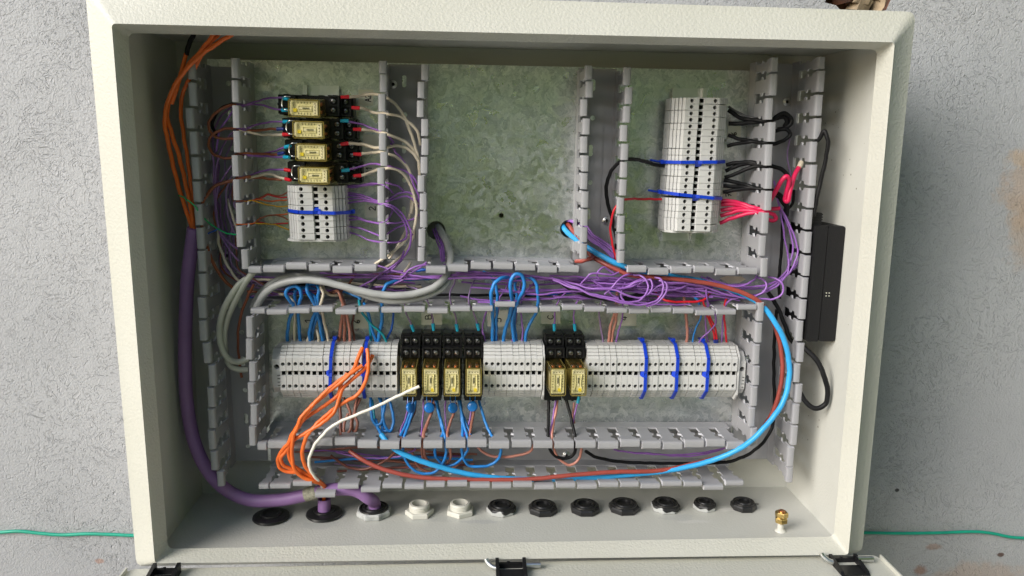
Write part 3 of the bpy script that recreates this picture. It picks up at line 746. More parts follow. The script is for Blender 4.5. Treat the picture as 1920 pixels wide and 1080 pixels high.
# ================================================================== DIN RAILS
def rail(p0, p1, label, across):
    """hat rail, centre line between two photo points; across = unit vector of its width"""
    a, b = P(*p0, .007), P(*p1, .007)
    a.y = b.y = YP
    prof = [(-.0178, .0078), (-.0178, .0066), (-.0148, .0066), (-.0148, .0004), (.0148, .0004), (.0148, .0066), (.0178, .0066), (.0178, .0078), (.0136, .0078), (.0136, .0016), (-.0136, .0016), (-.0136, .0078)]
    ac = Vector(across)
    mb = MB()
    la = [a + ac * u + Vector((0, -h, 0)) for u, h in prof]; lb_ = [b + ac * u + Vector((0, -h, 0)) for u, h in prof]
    n = len(prof); ia = [mb.V(p) for p in la]; ib = [mb.V(p) for p in lb_]
    for i in range(n): mb.F((ia[i], ia[(i + 1) % n], ib[(i + 1) % n], ib[i]))
    for ids in (ia, ib):
        mb.F((ids[0], ids[1], ids[2], ids[11])); mb.F((ids[2], ids[3], ids[10], ids[11])); mb.F((ids[3], ids[4], ids[9], ids[10])); mb.F((ids[4], ids[5], ids[8], ids[9])); mb.F((ids[5], ids[6], ids[7], ids[8]))
    o = mb.build('mounting_rail', 'rail', origin=a)
    return tag(o, label, 'rail', 'steel mounting rails')
rail((1294, 165), (1272, 452), 'steel mounting rail under the double terminal column at the right, both ends showing', (1, 0, 0))
rail((602, 160), (600, 450), 'steel mounting rail behind the stacked relays at upper left, top end showing', (1, 0, 0))
rail((515, 698), (1402, 698), 'long steel mounting rail behind the lower terminal row, hardly showing', (0, 0, 1))

# ================================================================== TERMINAL BLOCKS
TPITCH = .006
def terminal_mesh():
    b = MB(); hw = TPITCH * .480
    U = []
    def side(us, e):
        out = []
        u0, h0, u1, h1 = .0168, .0460, .0284, .0345
        N = 4
        for i in range(N + 1):
            t = i / N
            out.append((us * (u0 + (u1 - u0) * t), h0 + (h1 - h0) * t))
            if i < N:
                t2 = t + .76 / N; out.append((us * (u0 + (u1 - u0) * t2), h0 + (h1 - h0) * t2 + .0006))
                out.append((us * (u0 + (u1 - u0) * (t2 + .02 / N) - .0003), h0 + (h1 - h0) * t2 - .0014))
        out.append((us * .0284, .013)); out.append((us * .021, .009))
        return out
    up, lo_ = side(1, 0), side(-1, 0)
    prof = list(reversed(up)) + [(.0036, .0466), (.0033, .0440), (-.0018, .0440), (-.0022, .0455)] + lo_
    nU = len(up)
    iL = [b.V((u, h, -hw)) for u, h in prof]; iR = [b.V((u, h, hw)) for u, h in prof]
    # side faces as fans of strips down to the base line
    base = .009
    for ids in (iL, iR):
        z = -hw if ids is iL else hw
        for i in range(1, len(prof) - 2):
            a, c = prof[i], prof[i + 1]
            b.poly([(a[0], a[1], z), (c[0], c[1], z), (c[0], base, z), (a[0], base, z)])
    for i in range(len(prof) - 1):
        p, q = prof[i], prof[i + 1]
        c4 = [(p[0], p[1], -hw), (q[0], q[1], -hw), (q[0], q[1], hw), (p[0], p[1], hw)]
        L = math.hypot(q[0] - p[0], q[1] - p[1])
        if i == nU - 1:
            s = .0062 / L; b.holequad(c4, circ(s, .5, .0019 / L, .0019 / (2 * hw)), cup=(0, -.008, 0), mc=0, mb=1)
        elif i == nU + 1:
            b.holequad(c4, [(.06, .20), (.90, .20), (.90, .86), (.06, .86)], cup=(0, -.007, 0), mc=1, mb=1)
        elif i == nU + 3:
            s = .0105 / L; b.holequad(c4, circ(s, .5, .0019 / L, .0019 / (2 * hw)), cup=(0, -.008, 0), mc=0, mb=1)
        else: b.poly(c4)
    return b.build('terminal_block', ['terminal', 'recess_shade'], link=False).data
TM = terminal_mesh()
def mat_frame(u, h, loc):   # local x=u, y=h (out of the plate), z=u x h
    u = Vector(u); h = Vector(h)
    return Matrix.Translation(loc) @ Matrix((u, h, u.cross(h))).transposed().to_4x4()
def terminal(hole_px, u, pitch, label, group, name='terminal_block', sk=0):
    p = P(hole_px[0][0], hole_px[0][1], .0463); q = P(hole_px[1][0], hole_px[1][1], .0458)
    c = (p + q) / 2; u = Vector(u)
    c = c + u * .0009                      # the two screws sit a little off the middle
    o = bpy.data.objects.new(name, TM); C.objects.link(o)
    o.matrix_world = mat_frame(u, (0, -1, 0), Vector((c.x, YP, c.z))) @ Matrix.Rotation(R(random.uniform(-.7, .7)), 4, 'Y') @ Matrix.Diagonal((1 + random.uniform(-.008, .008), 1 + random.uniform(-.014, .014), pitch / TPITCH, 1))
    tag(o, label, 'terminal block', group)
    return o, c
def bank(holes, u, label, group):
    """holes: list of ((upper hole px), (lower hole px)); pitches from neighbours"""
    cs = [(P(*a, .046) + P(*b, .046)) / 2 for a, b in holes]
    prev = None
    for i, h in enumerate(holes):
        ds = [(cs[i] - cs[j]).length for j in (i - 1, i + 1) if 0 <= j < len(cs)]
        terminal(h, u, min(min(ds), .0066), label % ORD[i], group)
    return cs
gz = lambda X: X / 3.84 + 320
jz = lambda X: X / 3.84 + 740
lz = lambda X: X / 3.84 + 1140
xl = [gz(808 + 44.3 * i) for i in range(8)] + [gz(1180 + 43.6 * i) for i in range(5)] + [gz(1420 + 46.2 * i) for i in range(5)]
bank([((x, 680.7), (x + 1, 725.7)) for x in xl], (0, 0, 1), 'pale grey terminal block, %s from the left in the bank left of the lower relays', 'terminal blocks in the lower row, left bank')
xm = [jz(660 + 42.5 * i) for i in range(10)]
bank([((x, 680.5), (x, 725)) for x in xm], (0, 0, 1), 'pale grey terminal block, %s from the left in the bank between the lower relays', 'terminal blocks in the lower row, middle bank')
xr = [jz(1410 + 41.3 * i) for i in range(10)] + [lz(302 + 41.3 * i) for i in range(5)] + [lz(525 + 41.2 * i) for i in range(5)] + [lz(748 + 40.7 * i) for i in range(5)]
bank([((x, 681.5), (x - 1.5, 725.5)) for x in xr], (0, 0, 1), 'pale grey terminal block, %s from the left in the right lower bank', 'terminal blocks in the lower row, right bank')
ry = [189 + 12.04 * i for i in range(10)] + [312.7 + 12.3 * i for i in range(5)] + [378 + 12.4 * i for i in range(5)]
bank([((1295 - 16 * (y - 189) / 238, y), (1344 - 19 * (y - 189) / 238, y)) for y in ry], (-1, 0, 0), 'pale grey terminal block, %s from the top of the tall right column', 'terminal blocks in the upper right column')
ly = [354.7 + 12.2 * i for i in range(4)] + [408 + 12.0 * i for i in range(4)]
bank([((611.7 + 4.5 * (y - 354) / 90, y), (562.7 + 5 * (y - 354) / 90, y)) for y in ly], (1, 0, 0), 'pale grey terminal block, %s from the top of the short column under the relays', 'terminal blocks below the upper left relays')
# end plates and end clamps
def end_piece(px, py, u, wd, label, half, hgt, hole, name='end_clamp'):
    c = P(px, py, hgt); b = MB(); hw = wd / 2
    pr = [(half, .008), (half, hgt - .010), (half - .009, hgt), (-half + .007, hgt), (-half, hgt - .006), (-half, .008)]
    iL = [b.V((x, y, -hw)) for x, y in pr]; iR = [b.V((x, y, hw)) for x, y in pr]
    b.F(iL[::-1]); b.F(iR)
    for i in range(len(pr) - 1):
        p, q = pr[i], pr[i + 1]; c4 = [(p[0], p[1], -hw), (q[0], q[1], -hw), (q[0], q[1], hw), (p[0], p[1], hw)]
        if i == 2 and hole:
            L = abs(p[0] - q[0]); b.holequad(c4, circ(.27, .5, .0026 / L, .0026 / wd, 14), cup=(0, -.008, 0), mc=0, mb=1)
        else: b.poly(c4)
    if hole:
        for k in range(4):
            b.box((-.0035 - k * .0036, hgt - .0002, hw * .1), (-.0028 - k * .0036, hgt + .00025, hw * .75), 1)
    o = b.build(name, ['terminal', 'recess_shade'])
    o.matrix_world = mat_frame(u, (0, -1, 0), Vector((c.x, YP, c.z)))
    tag(o, label, 'end clamp' if hole else 'end plate')
    return o
end_piece(519, 698, (0, 0, 1), .0092, 'pale grey end clamp with one large screw hole, far left of lower row', .0225, .041, True)
end_piece(1391, 702, (0, 0, 1), .0070, 'pale grey end clamp with one large screw hole, far right of lower row', .0225, .041, True)
end_piece(1019.3, 703, (0, 0, 1), .0018, 'thin pale end plate closing the middle terminal bank', .0288, .045, False, 'end_plate')
end_piece(1384, 703, (0, 0, 1), .0018, 'thin pale end plate closing the right terminal bank', .0288, .045, False, 'end_plate')
end_piece(1301, 434.5, (1, 0, 0), .0024, 'thin pale end plate under the tall right terminal column', .0285, .043, False, 'end_plate')
end_piece(592, 451, (1, 0, 0), .0022, 'thin pale end plate under the short left terminal column', .0285, .043, False, 'end_plate')
# blue cable ties strapped across the terminals
def tie(px, py, u, label, lean=0.0, tail=None):
    c = P(px, py, .048); u = Vector(u); wv = u.cross(Vector((0, -1, 0)))
    path = [(-.0296, .011), (-.0294, .0345), (-.0170, .0478), (-.0035, .0478), (.0008, .0462), (.0045, .0480), (.0172, .0480), (.0293, .0352), (.0299, .020), (.0299, .012)]
    b = MB(); hw = .0016; t = .0012
    def pt(x, y, z): return (x, y, z + lean * x)
    for (a, h0), (c_, h1) in zip(path, path[1:]):
        nx, ny = -(h1 - h0), (c_ - a); l = math.hypot(nx, ny); nx, ny = nx / l * t, ny / l * t
        if ny < 0 or (abs(ny) < 1e-9 and nx * a < 0): pass
        b.hexa([pt(a, h0, -hw), pt(c_, h1, -hw), pt(c_, h1, hw), pt(a, h0, hw)], [pt(a + nx, h0 + ny, -hw), pt(c_ + nx, h1 + ny, -hw), pt(c_ + nx, h1 + ny, hw), pt(a + nx, h0 + ny, hw)])
    b.box((.0302, .023, -.0020 + lean * .03), (.0335, .0275, .0020 + lean * .03))
    b.hexa([(.0040, .0440, -hw), (-.0035, .0440, -hw), (-.0030, .0484, -hw), (.0036, .0484, -hw)], [(.0032, .0440, -hw - .0030), (-.0020, .0440, -hw - .0030), (-.0020, .0452, -hw - .0030), (.0032, .0452, -hw - .0030)])
    if tail:
        p = [Vector((.0325, .0255, lean * .03)), Vector((.038, .030, lean * .03 + tail * .002)), Vector((.045, .032, lean * .03 + tail * .006))]
        b.tube(p, [.0011, .0011, .0011], 6)
    o = b.build('cable_tie', 'tie')
    o.matrix_world = mat_frame(u, (0, -1, 0), Vector((c.x, YP, c.z)))
    tag(o, label, 'cable tie', 'blue cable ties over the terminal blocks')
tie(gz(1150), 701, (0, 0, 1), 'blue cable tie over the left terminal bank, left of the orange wires', .06)
tie(gz(1392), 701, (0, 0, 1), 'blue cable tie over the left terminal bank, behind the orange wires', .05)
tie(lz(270), 703, (0, 0, 1), 'blue cable tie over the right terminal bank, nearest to the relays', -.0)
tie(lz(496), 703, (0, 0, 1), 'blue cable tie in the middle of the three on the right terminal bank', -.0)
tie(lz(716), 703, (0, 0, 1), 'blue cable tie over the right terminal bank, nearest to the right end', -.0)
tie(1311, 304, (-1, 0, 0), 'upper blue cable tie across the tall right terminal column', -.02, .3)
tie(1306, 368, (-1, 0, 0), 'lower blue cable tie across the tall right terminal column', .09, .3)
tie(594, 398.5, (1, 0, 0), 'blue cable tie across the short terminal column below the relays', .02)

# ================================================================== RELAYS AND SOCKETS
def local_part(mb, name, mats, parent, smooth=None):
    return mb.build(name, mats, parent, smooth)
def socket_parts(root):
    b = MB(); w = .0096
    b.box((-.0335, .002, -w), (.0385, .018, w))                       # body on the rail
    b.box((-.0330, .018, -w + .0006), (-.0165, .0255, w - .0006))   # foot terminals
    b.box((.0165, .018, -w), (.0275, .0345, w))                     # near tier
    b.box((.0275, .018, -w), (.0375, .0265, w))                     # far tier
    for x0, x1, h in ((.0165, .0275, .0372), (.0275, .0375, .0292)):
        for z in (-w, -.0008, w - .0016):
            b.box((x0 + .0002, h - .0030, z), (x1 - .0002, h, z + .0016))
        b.box((x1 - .0016, h - .0030, -w + .0016), (x1 - .0002, h - .0006, w - .0016))
        for z in (-.0043, .0043):
            b.lathe([(.0032, 0), (.0032, .0021), (.0025, .0024), (.0025, 0)], 12, org=((x0 + x1) / 2 - .0006, h - .0030, z), ax=(0, 1, 0))
    for z in (-w - .0007, w):                                       # ribs and catches down the sides
        for x in (-.030, -.012, .004, .020, .033):
            b.box((x, .004, z), (x + .005, .016 + (.012 if x > .015 else 0), z + .0007))
    b.box((-.0332, .0255, -.0012), (-.0175, .0275, .0012))
    b.box((.0125, .018, -.0075), (.0160, .030, .0075))
    b.box((.0375, .012, -.0085), (.0392, .024, -.001)); b.box((.0375, .012, .001), (.0392, .024, .0085))
    local_part(b, 'base', 'black', root)
    for x, h in ((.0214, .0348), (.0319, .0268)):
        for z in (-.0043, .0043):
            s = MB(); a = random.uniform(0, 3)
            s.lathe([(.0024, 0), (.0024, .0006), (.0019, .0010), (.0002, .0011)], 12, org=(x, h, z), ax=(0, 1, 0))
            for q in (a, a + math.pi / 2):
                dx, dzv = math.cos(q) * .0018, math.sin(q) * .0018; ox, oz = -math.sin(q) * .00035, math.cos(q) * .00035
                s.hexa([(x - dx - ox, h + .0010, z - dzv - oz), (x + dx - ox, h + .0010, z + dzv - oz), (x + dx + ox, h + .0010, z + dzv + oz), (x - dx + ox, h + .0010, z - dzv + oz)],
                       [(x - dx - ox, h + .0012, z - dzv - oz), (x + dx - ox, h + .0012, z + dzv - oz), (x + dx + ox, h + .0012, z + dzv + oz), (x - dx + ox, h + .0012, z - dzv + oz)], 1)
            local_part(s, 'screw', ['screw', 'recess_shade'], root, 40)
def text_mesh(s, size):
    cu = bpy.data.curves.new('lettering', 'FONT'); cu.body = s; cu.size = size; cu.align_x = 'CENTER'; cu.align_y = 'CENTER'; cu.resolution_u = 2
    ob = bpy.data.objects.new('lettering', cu); C.objects.link(ob)
    bpy.context.view_layer.update()
    me = bpy.data.meshes.new_from_object(ob.evaluated_get(bpy.context.evaluated_depsgraph_get()))
    bpy.data.objects.remove(ob)
    me.materials.clear(); me.materials.append(M['ink'])
    return me
IDEC = text_mesh('idec', .0036)
def relay_parts(root, seed):
    rq = random.Random(seed)
    hx, hz, h0, h1 = .0146, .0081, .028, .068
    c = MB(); c.rbox((-hx, h0, -hz), (hx, h1, hz), .0016, axis=1)
    local_part(c, 'case', 'amber', root, 35)
    e = MB()                                                         # rounded rim of the clear case
    for x0, x1, z0, z1 in ((-hx + .0012, hx - .0012, -hz + .0001, -hz + .0009), (-hx + .0012, hx - .0012, hz - .0009, hz - .0001), (-hx + .0001, -hx + .0009, -hz + .0012, hz - .0012), (hx - .0009, hx - .0001, -hz + .0012, hz - .0012)):
        e.box((x0, h1 - .0012, z0), (x1, h1 - .0003, z1))
    for z in (-hz + .0004, hz - .0012):
        e.box((hx - .0011, h0 + .002, z), (hx - .0003, h1 - .003, z + .0008))
    local_part(e, 'rim', 'amber_edge', root)
    k = MB()
    k.box((-.0125, h0 + .002, -.0058), (.0040, h1 - .0090, .0058)); k.box((-.0105, h1 - .0090, -.0050), (.0090, h1 - .0048, .0050))
    local_part(k, 'inner_body', 'coil_body', root)
    k = MB(); k.box((-.0126, h1 - .0048, -.0066), (.0122, h1 - .0040, .0066)); local_part(k, 'face_card', 'card', root)
    l_ = MB(); l_.box((.0075, h1 - .0040, -.0058), (.0116, h1 - .0032, .0058)); l_.box((-.0138, h0 + .006, -.0055), (-.0128, h1 - .006, .0055))
    for q in range(7): l_.box((.0090 + .0008 * (q % 2), h1 - .0032, -.0046 + q * .0014), (.0102, h1 - .00315, -.0038 + q * .0014), 1)
    local_part(l_, 'name_band', ['card_white', 'ink'], root)
    if seed < 10:
        for s in (-1, 1):
            lv = MB(); bow = rq.uniform(-.0004, .0014) * s; ft = rq.uniform(.0028, .0044) * s
            lv.tube(catmull([Vector((.0072, h1 - .0034, s * .0034)), Vector((.0020, h1 - .0032, s * .0034 - bow * .8)), Vector((-.0035, h1 - .0032, s * .0035 - bow)), Vector((-.0096, h1 - .0036, ft))], 5), .00062, 6)
            local_part(lv, 'contact_lever', 'lever', root, 60)
    else:
        fb = MB()
        for x0, x1, z0, z1 in ((-.0060, .0066, -.0026, -.0021), (-.0060, .0066, .0021, .0026), (-.0060, -.0055, -.0021, .0021), (.0061, .0066, -.0021, .0021)): fb.box((x0, h1 - .0040, z0), (x1, h1 - .0030, z1))
        local_part(fb, 'coil_frame', 'lever', root)
    st = MB(); st.box((-.0050, h1 - .0040, -.0011), (.0060, h1 - .0031, .0011)); st.box((-.002, h1 - .0031, -.0007), (.004, h1 - .0027, .0007), 1)
    local_part(st, 'armature', ['card_white', 'screw'], root)
    ym = MB(); ym.box((-.0106, h1 - .0040, .0004), (-.0074, h1 - .0030, .0034)); local_part(ym, 'indicator', 'lamp_yellow', root)
    tk = MB()
    for i in range(5):
        for s in (-1, 1): tk.box((-.0062 + i * .0028, h1 - .0040, s * .0050 - .0009), (-.0058 + i * .0028, h1 - .00385, s * .0050 + .0009))
    local_part(tk, 'tick_marks', 'ink', root)
    tx = bpy.data.objects.new('lettering', IDEC); C.objects.link(tx); tx.parent = root
    tx.matrix_local = Matrix.Translation((-.0098, h1 - .00275, -.0026)) @ Matrix(((0, 1, 0), (0, 0, 1), (1, 0, 0))).to_4x4()
    for z in (-.0036, .0036):
        cp = MB(); cp.box((.0120, h0 + .012, z - .0012), (.0128, h1 - .010, z + .0012)); cp.lathe([(.0017, 0), (.0017, .0012), (.001, .0016)], 10, org=(.0126, h0 + .026, z), ax=(1, 0, 0))
        local_part(cp, 'contact', 'copper', root, 40)
lower = [(766, 717), (807, 717), (847.4, 717), (888, 717), (1047, 717), (1085.6, 717)]
lw = ['leftmost of the lower row, left of the middle bank', 'second of the lower row from the left', 'third of the lower row from the left', 'just left of the middle terminal bank', 'just right of the middle terminal bank', 'beside the right terminal bank']
for i, (x, y) in enumerate(lower):
    c = P(x, y, .068); u = Vector((0, 0, 1))
    fr3 = Matrix((u, Vector((0, -1, 0)), u.cross(Vector((0, -1, 0))))).transposed()
    s = thing('relay_socket', 'black relay socket with four screws, ' + lw[i], 'relay socket', (c.x, YP, c.z), 'black relay sockets', fr3); socket_parts(s)
    tilt = Matrix.Rotation(R([0, 0, 0, 0, 2.5, 2.0][i]), 3, 'X'); c = c - Vector(([0, 0, 0, 0, .0030, .0024][i], 0, 0))
    r_ = thing('relay', 'clear amber relay standing upright, ' + lw[i], 'relay', (c.x, YP, c.z), 'clear amber plug-in relays', fr3 @ tilt); relay_parts(r_, i)
upper = [(570, 202), (578, 243), (583, 285.5), (588, 329)]
for i, (x, y) in enumerate(upper):
    c = P(x, y, .068); dzr = [.0042, .0018, .0017, .0018][i]; c.z += dzr; u = Vector((1, 0, 0)); u = Matrix.Rotation(R([1.0, .5, .5, .5][i]), 3, 'Y') @ u
    fr3 = Matrix((u, Vector((0, -1, 0)), u.cross(Vector((0, -1, 0))))).transposed()
    s = thing('relay_socket', 'black relay socket lying sideways, %s from the top of the upper left stack' % ORD[i], 'relay socket', (c.x, YP, c.z), 'black relay sockets', fr3); socket_parts(s)
    cl = MB(); cl.tube(catmull([Vector((-.016, .050, -.0062)), Vector((-.0215, .050, -.0060)), Vector((-.0245, .046, -.003)), Vector((-.0245, .046, .003)), Vector((-.0215, .050, .0060)), Vector((-.016, .050, .0062))]), .0005, 6)
    local_part(cl, 'wire_clip', 'steel', s, 60)
    tilt = Matrix.Rotation(math.atan(dzr / .060), 3, 'X')
    r_ = thing('relay', 'clear amber relay lying sideways, %s from the top of the upper left stack' % ORD[i], 'relay', (c.x, YP, c.z), 'clear amber plug-in relays', fr3 @ tilt); relay_parts(r_, 10 + i)
# blue disc varistors hanging under the lower relays
for i, (x, y, ang, lb_) in enumerate(((769, 764, 55, 'seen nearly edge-on under the leftmost lower relay'), (805, 764.5, 8, 'under the second lower relay'), (849, 765, 30, 'under the third lower relay'), (886, 762, -6, 'under the lower relay beside the middle bank'))):
    c = P(x, y, .030); b = MB()
    ax = Vector((math.sin(R(ang)), -math.cos(R(ang)), .25)).normalized()
    rd = .0056
    b.lathe([(.001, -.0021), (rd * .7, -.0020), (rd * .93, -.0013), (rd, 0), (rd * .93, .0013), (rd * .7, .0020), (.001, .0021)], 22, org=c, ax=ax)
    o = b.build('disc_varistor', 'disc', smooth=60, origin=c)
    tag(o, 'round blue disc varistor ' + lb_, 'varistor', 'blue disc varistors under the relays')
    ld = MB()
    for s in (-1, 1):
        p0 = c + Vector((s * .0022, 0, .004)); ld.tube(catmull([p0, p0 + Vector((s * .0006, .003, .006)), p0 + Vector((s * .0003, .006, .012))]), .00042, 6)
    l2 = ld.build('lead', 'disc', o, origin=c); l2.location = (0, 0, 0)

# ================================================================== STICKERS WITH HANDWRITTEN MARKS
STROKES = {
    'B': [[(0, 0), (0, 1)], [(0, 1), (.5, .95), (.55, .6), (0, .52)], [(0, .52), (.65, .45), (.65, .05), (0, 0)]],
    '5': [[(.6, 1), (.05, 1), (.05, .55), (.5, .6), (.62, .3), (.4, 0), (0, .08)]],
    'C': [[(.62, .85), (.35, 1), (.05, .7), (.03, .3), (.3, 0), (.65, .12)]],
    '4': [[(.35, 1), (.02, .35), (.65, .35)], [(.48, .65), (.45, 0)]],
    '1': [[(.1, .75), (.4, 1), (.38, 0)]],
    '6': [[(.5, 1), (.12, .55), (.08, .2), (.3, 0), (.55, .2), (.4, .45), (.1, .3)]],
    '2': [[(.05, .8), (.3, 1), (.55, .75), (.05, .02), (.62, .05)]],
    '7': [[(.05, .95), (.6, 1), (.25, 0)], [(.15, .5), (.55, .5)]],
    'A2': [[(0, 0), (.25, 1), (.5, 0)], [(.1, .4), (.42, .4)], [(.7, .8), (.9, 1), (1.05, .75), (.7, .02), (1.15, .05)]],
    'A1': [[(0, 0), (.25, 1), (.5, 0)], [(.1, .4), (.42, .4)], [(.75, .75), (.95, 1), (.93, 0)]],
    '-': [[(0, .5), (.6, .55)]],
}
def sticker(x0, y0, x1, y1, ch, cx, cy, size, label, paper=True):
    c4 = [P(x0, y1, .0006), P(x1, y1, .0006), P(x1, y0, .0006), P(x0, y0, .0006)]
    b = MB(); o0 = c4[0]
    b.hexa(c4, [p + Vector((0, -.0003, 0)) for p in c4])
    o = b.build('paper_label', 'sticker', origin=o0)
    tag(o, label, 'label', 'handwritten labels on the steel plate')
    k = MB(); cc = P(cx, cy, .0010)
    for st in STROKES[ch]:
        pts = catmull([Vector((x, y, 0)) for x, y in st], 4)
        pts = [cc + Vector((-(p.y - .5) * size, 0, (p.x - .3) * size)) for p in pts]     # written turned a quarter to the left
        n = len(pts)
        for i in range(n - 1):
            dd = (pts[i + 1] - pts[i]).normalized(); sd = Vector((-dd.z, 0, dd.x)) * .00045
            a, b2 = pts[i] - dd * .0002, pts[i + 1] + dd * .0002
            k.hexa([a - sd, b2 - sd, b2 + sd, a + sd], [q + Vector((0, -.00012 - .00001 * i, 0)) for q in (a - sd, b2 - sd, b2 + sd, a + sd)])
    t = k.build('lettering', 'ink', o, origin=o0); t.location = (0, 0, 0)
sticker(790, 582, 828.5, 609, 'B', 803, 595, .0062, 'small paper label marked B above the second lower relay')
sticker(914, 582, 952, 612, '5', 934, 600, .0062, 'small paper label marked 5 above the middle terminal bank')
sticker(1015, 584, 1051, 607, 'C', 1032, 595, .0062, 'small paper label marked C above the two right relays')
sticker(1157, 586, 1193, 611, '4', 1170, 597, .0062, 'small paper label marked 4 above the right terminal bank')
sticker(565, 586, 601, 615, '1', 578, 602, .0066, 'small paper label marked 1 behind blue wires at lower left')
sticker(661, 586, 692, 616, '6', 669, 603, .0060, 'small paper label marked 6 beside the brown wires')
sticker(684, 384, 712, 408, '2', 698, 391, .0066, 'small paper label marked 2 right of the short terminal column')
sticker(1356, 352, 1381, 378, '7', 1366, 366, .0058, 'small paper label marked 7 below the black wires at right')
sticker(1364, 232, 1389, 260, '6', 1376, 251, .0052, 'small paper label with a half hidden mark between black wire bundles')
sticker(672, 168, 700, 198, 'A2', 690, 187, .0058, 'small paper label marked A2 beside the top relay')
sticker(681, 252, 711, 284, '-', 698, 278, .0040, 'nearly blank paper label with a pen dash between upper relays and duct')
sticker(676, 306, 704, 330, 'A1', 692, 322, .0056, 'small paper label marked A1 beside the fourth upper relay')
# torn cream scrap under the right horizontal duct lip
b = MB(); q = [P(1350, 522, .030), P(1362, 518, .034), P(1390, 519, .036), P(1398, 524, .034), P(1385, 531, .030), P(1362, 530, .028)]
b.hexa(q, [p + Vector((0, -.0006, .0004)) for p in q]); tag(b.build('paper_scrap', W['cream'], origin=q[0]), 'torn cream scrap of tape under the middle duct at right', 'scrap')

# ================================================================== GLANDS AND STUD ON THE CABINET FLOOR
def gland(px, py, rpx, kind, label, stub=False):
    c = PZ(px, py, FLZ + .004); c.z = FLZ + .0003
    rr_ = rpx * (c - CAM).dot(CF) / FPX
    t = thing('cable_gland', label, 'cable gland', c, 'cable glands along the cabinet floor')
    t.rotation_euler.z = random.uniform(0, 1)
    if kind == 'white':
        b = MB(); b.lathe([(rr_ * .985, 0), (rr_, .001), (rr_, .0040), (rr_ * .93, .0050), (rr_ * .6, .0050)], 6, ph=.2); local_part(b, 'hex_nut', 'gland_white', t)
        b = MB(); pr = [(rr_ * .72, .0048)]
        z = .0052
        for i in range(3):
            pr += [(rr_ * .72, z), (rr_ * .665, z + .0007), (rr_ * .72, z + .0014)]; z += .0016
        pr += [(rr_ * .70, z + .0010), (rr_ * .66, z + .0018), (rr_ * .55, z + .0018), (rr_ * .52, z + .002), (rr_ * .52, .002), (.0003, .002)]
        b.lathe(pr, 24, ms=[0] * (len(pr) - 1) + [0]); local_part(b, 'collar', 'gland_white', t, 30)
    elif kind == 'flat':
        b = MB(); b.lathe([(rr_ * .95, 0), (rr_, .0012), (rr_ * .97, .003), (rr_ * .80, .0042), (rr_ * .6, .0046)], 26); local_part(b, 'sealing_ring', 'gland_black', t, 40)
        b = MB(); b.lathe([(rr_ * .58, .004), (rr_ * .56, .006), (rr_ * .45, .0064), (rr_ * .3, .0045), (.0003, .0040)], 22); local_part(b, 'rubber_seal', 'gland_black', t, 40)
    else:
        m_ = 'gland_worn' if kind == 'worn' else 'glandgrey' if kind == 'grey' else 'gland_black'
        b = MB(); b.lathe([(rr_ * .97, 0), (rr_, .0008), (rr_, .0046), (rr_ * .93, .0060), (rr_ * .85, .0064)], 8, ph=.3); local_part(b, 'hex_nut', m_, t, 20)
        b = MB(); b.lathe([(rr_ * .84, .0062), (rr_ * .82, .0078), (rr_ * .76, .0082), (rr_ * .66, .0072), (rr_ * .60, .0084), (rr_ * .50, .0088), (rr_ * .44, .0080), (rr_ * .42, .001), (.0003, .001)], 24, ms=[0, 0, 0, 0, 0, 0, 0, 1, 1]); local_part(b, 'sealing_ring', ['gland_black', 'hole_shade'], t, 30)
    return c, rr_
gd = [(508, 965, 34, 'flat', 'flat black cable gland under the purple cable, farthest left on the floor'), (608, 959, 34, 'flat', 'flat black cable gland with a cut purple sheath and orange ends standing in it'),
      (701, 957, 33, 'grey', 'black and grey cable gland where the thick purple cable leaves'), (786.5, 957, 27, 'white', 'white cable gland with threaded collar, left of the pair'), (863, 955, 27, 'white', 'white cable gland with threaded collar, right of the pair'),
      (940, 952, 28, 'worn', 'black cable gland with grey overspray beside the white glands'), (1018, 952, 28, 'black', 'plain black cable gland, first of three right of the oversprayed one'), (1097, 951, 28.5, 'black', 'plain black cable gland in the middle of the three plain ones'),
      (1170, 949, 29, 'black', 'plain black cable gland, rightmost of the three plain ones'), (1248, 947, 27.5, 'worn', 'black cable gland with a thick grey rim, right of the plain three'), (1321, 946, 22, 'worn', 'small black cable gland with chipped grey rim, second from the right end'), (1394, 946, 24, 'black', 'smaller black cable gland nearest to the brass stud')]
gpos = [gland(*a)[0] for a in gd]
sc_ = PZ(1463, 996, FLZ); top_ = PY(1463, 957, sc_.y).z - FLZ
t = thing('earth_stud', 'earthing stud with two brass nuts standing at the right end of the floor', 'stud', (sc_.x, sc_.y, FLZ + .0002))
b = MB(); b.lathe([(.0058, 0), (.0052, .0010), (.0042, .0018), (.0033, .0026), (.0033, top_ * .55)], 14); local_part(b, 'painted_shank', 'gland_white', t, 40)
b = MB(); b.lathe([(.0033, top_ * .5), (.0033, top_ * .99), (.0028, top_)], 14); local_part(b, 'threaded_end', 'copper', t, 40)
for z0, z1, ph in ((top_ * .42, top_ * .66, .2), (top_ * .68, top_ * .93, .5)):
    b = MB(); b.lathe([(.0058, z0), (.0066, z0 + .0008), (.0066, z1 - .0008), (.0058, z1), (.0034, z1)], 6, ph=ph); local_part(b, 'brass_nut', 'brass', t)

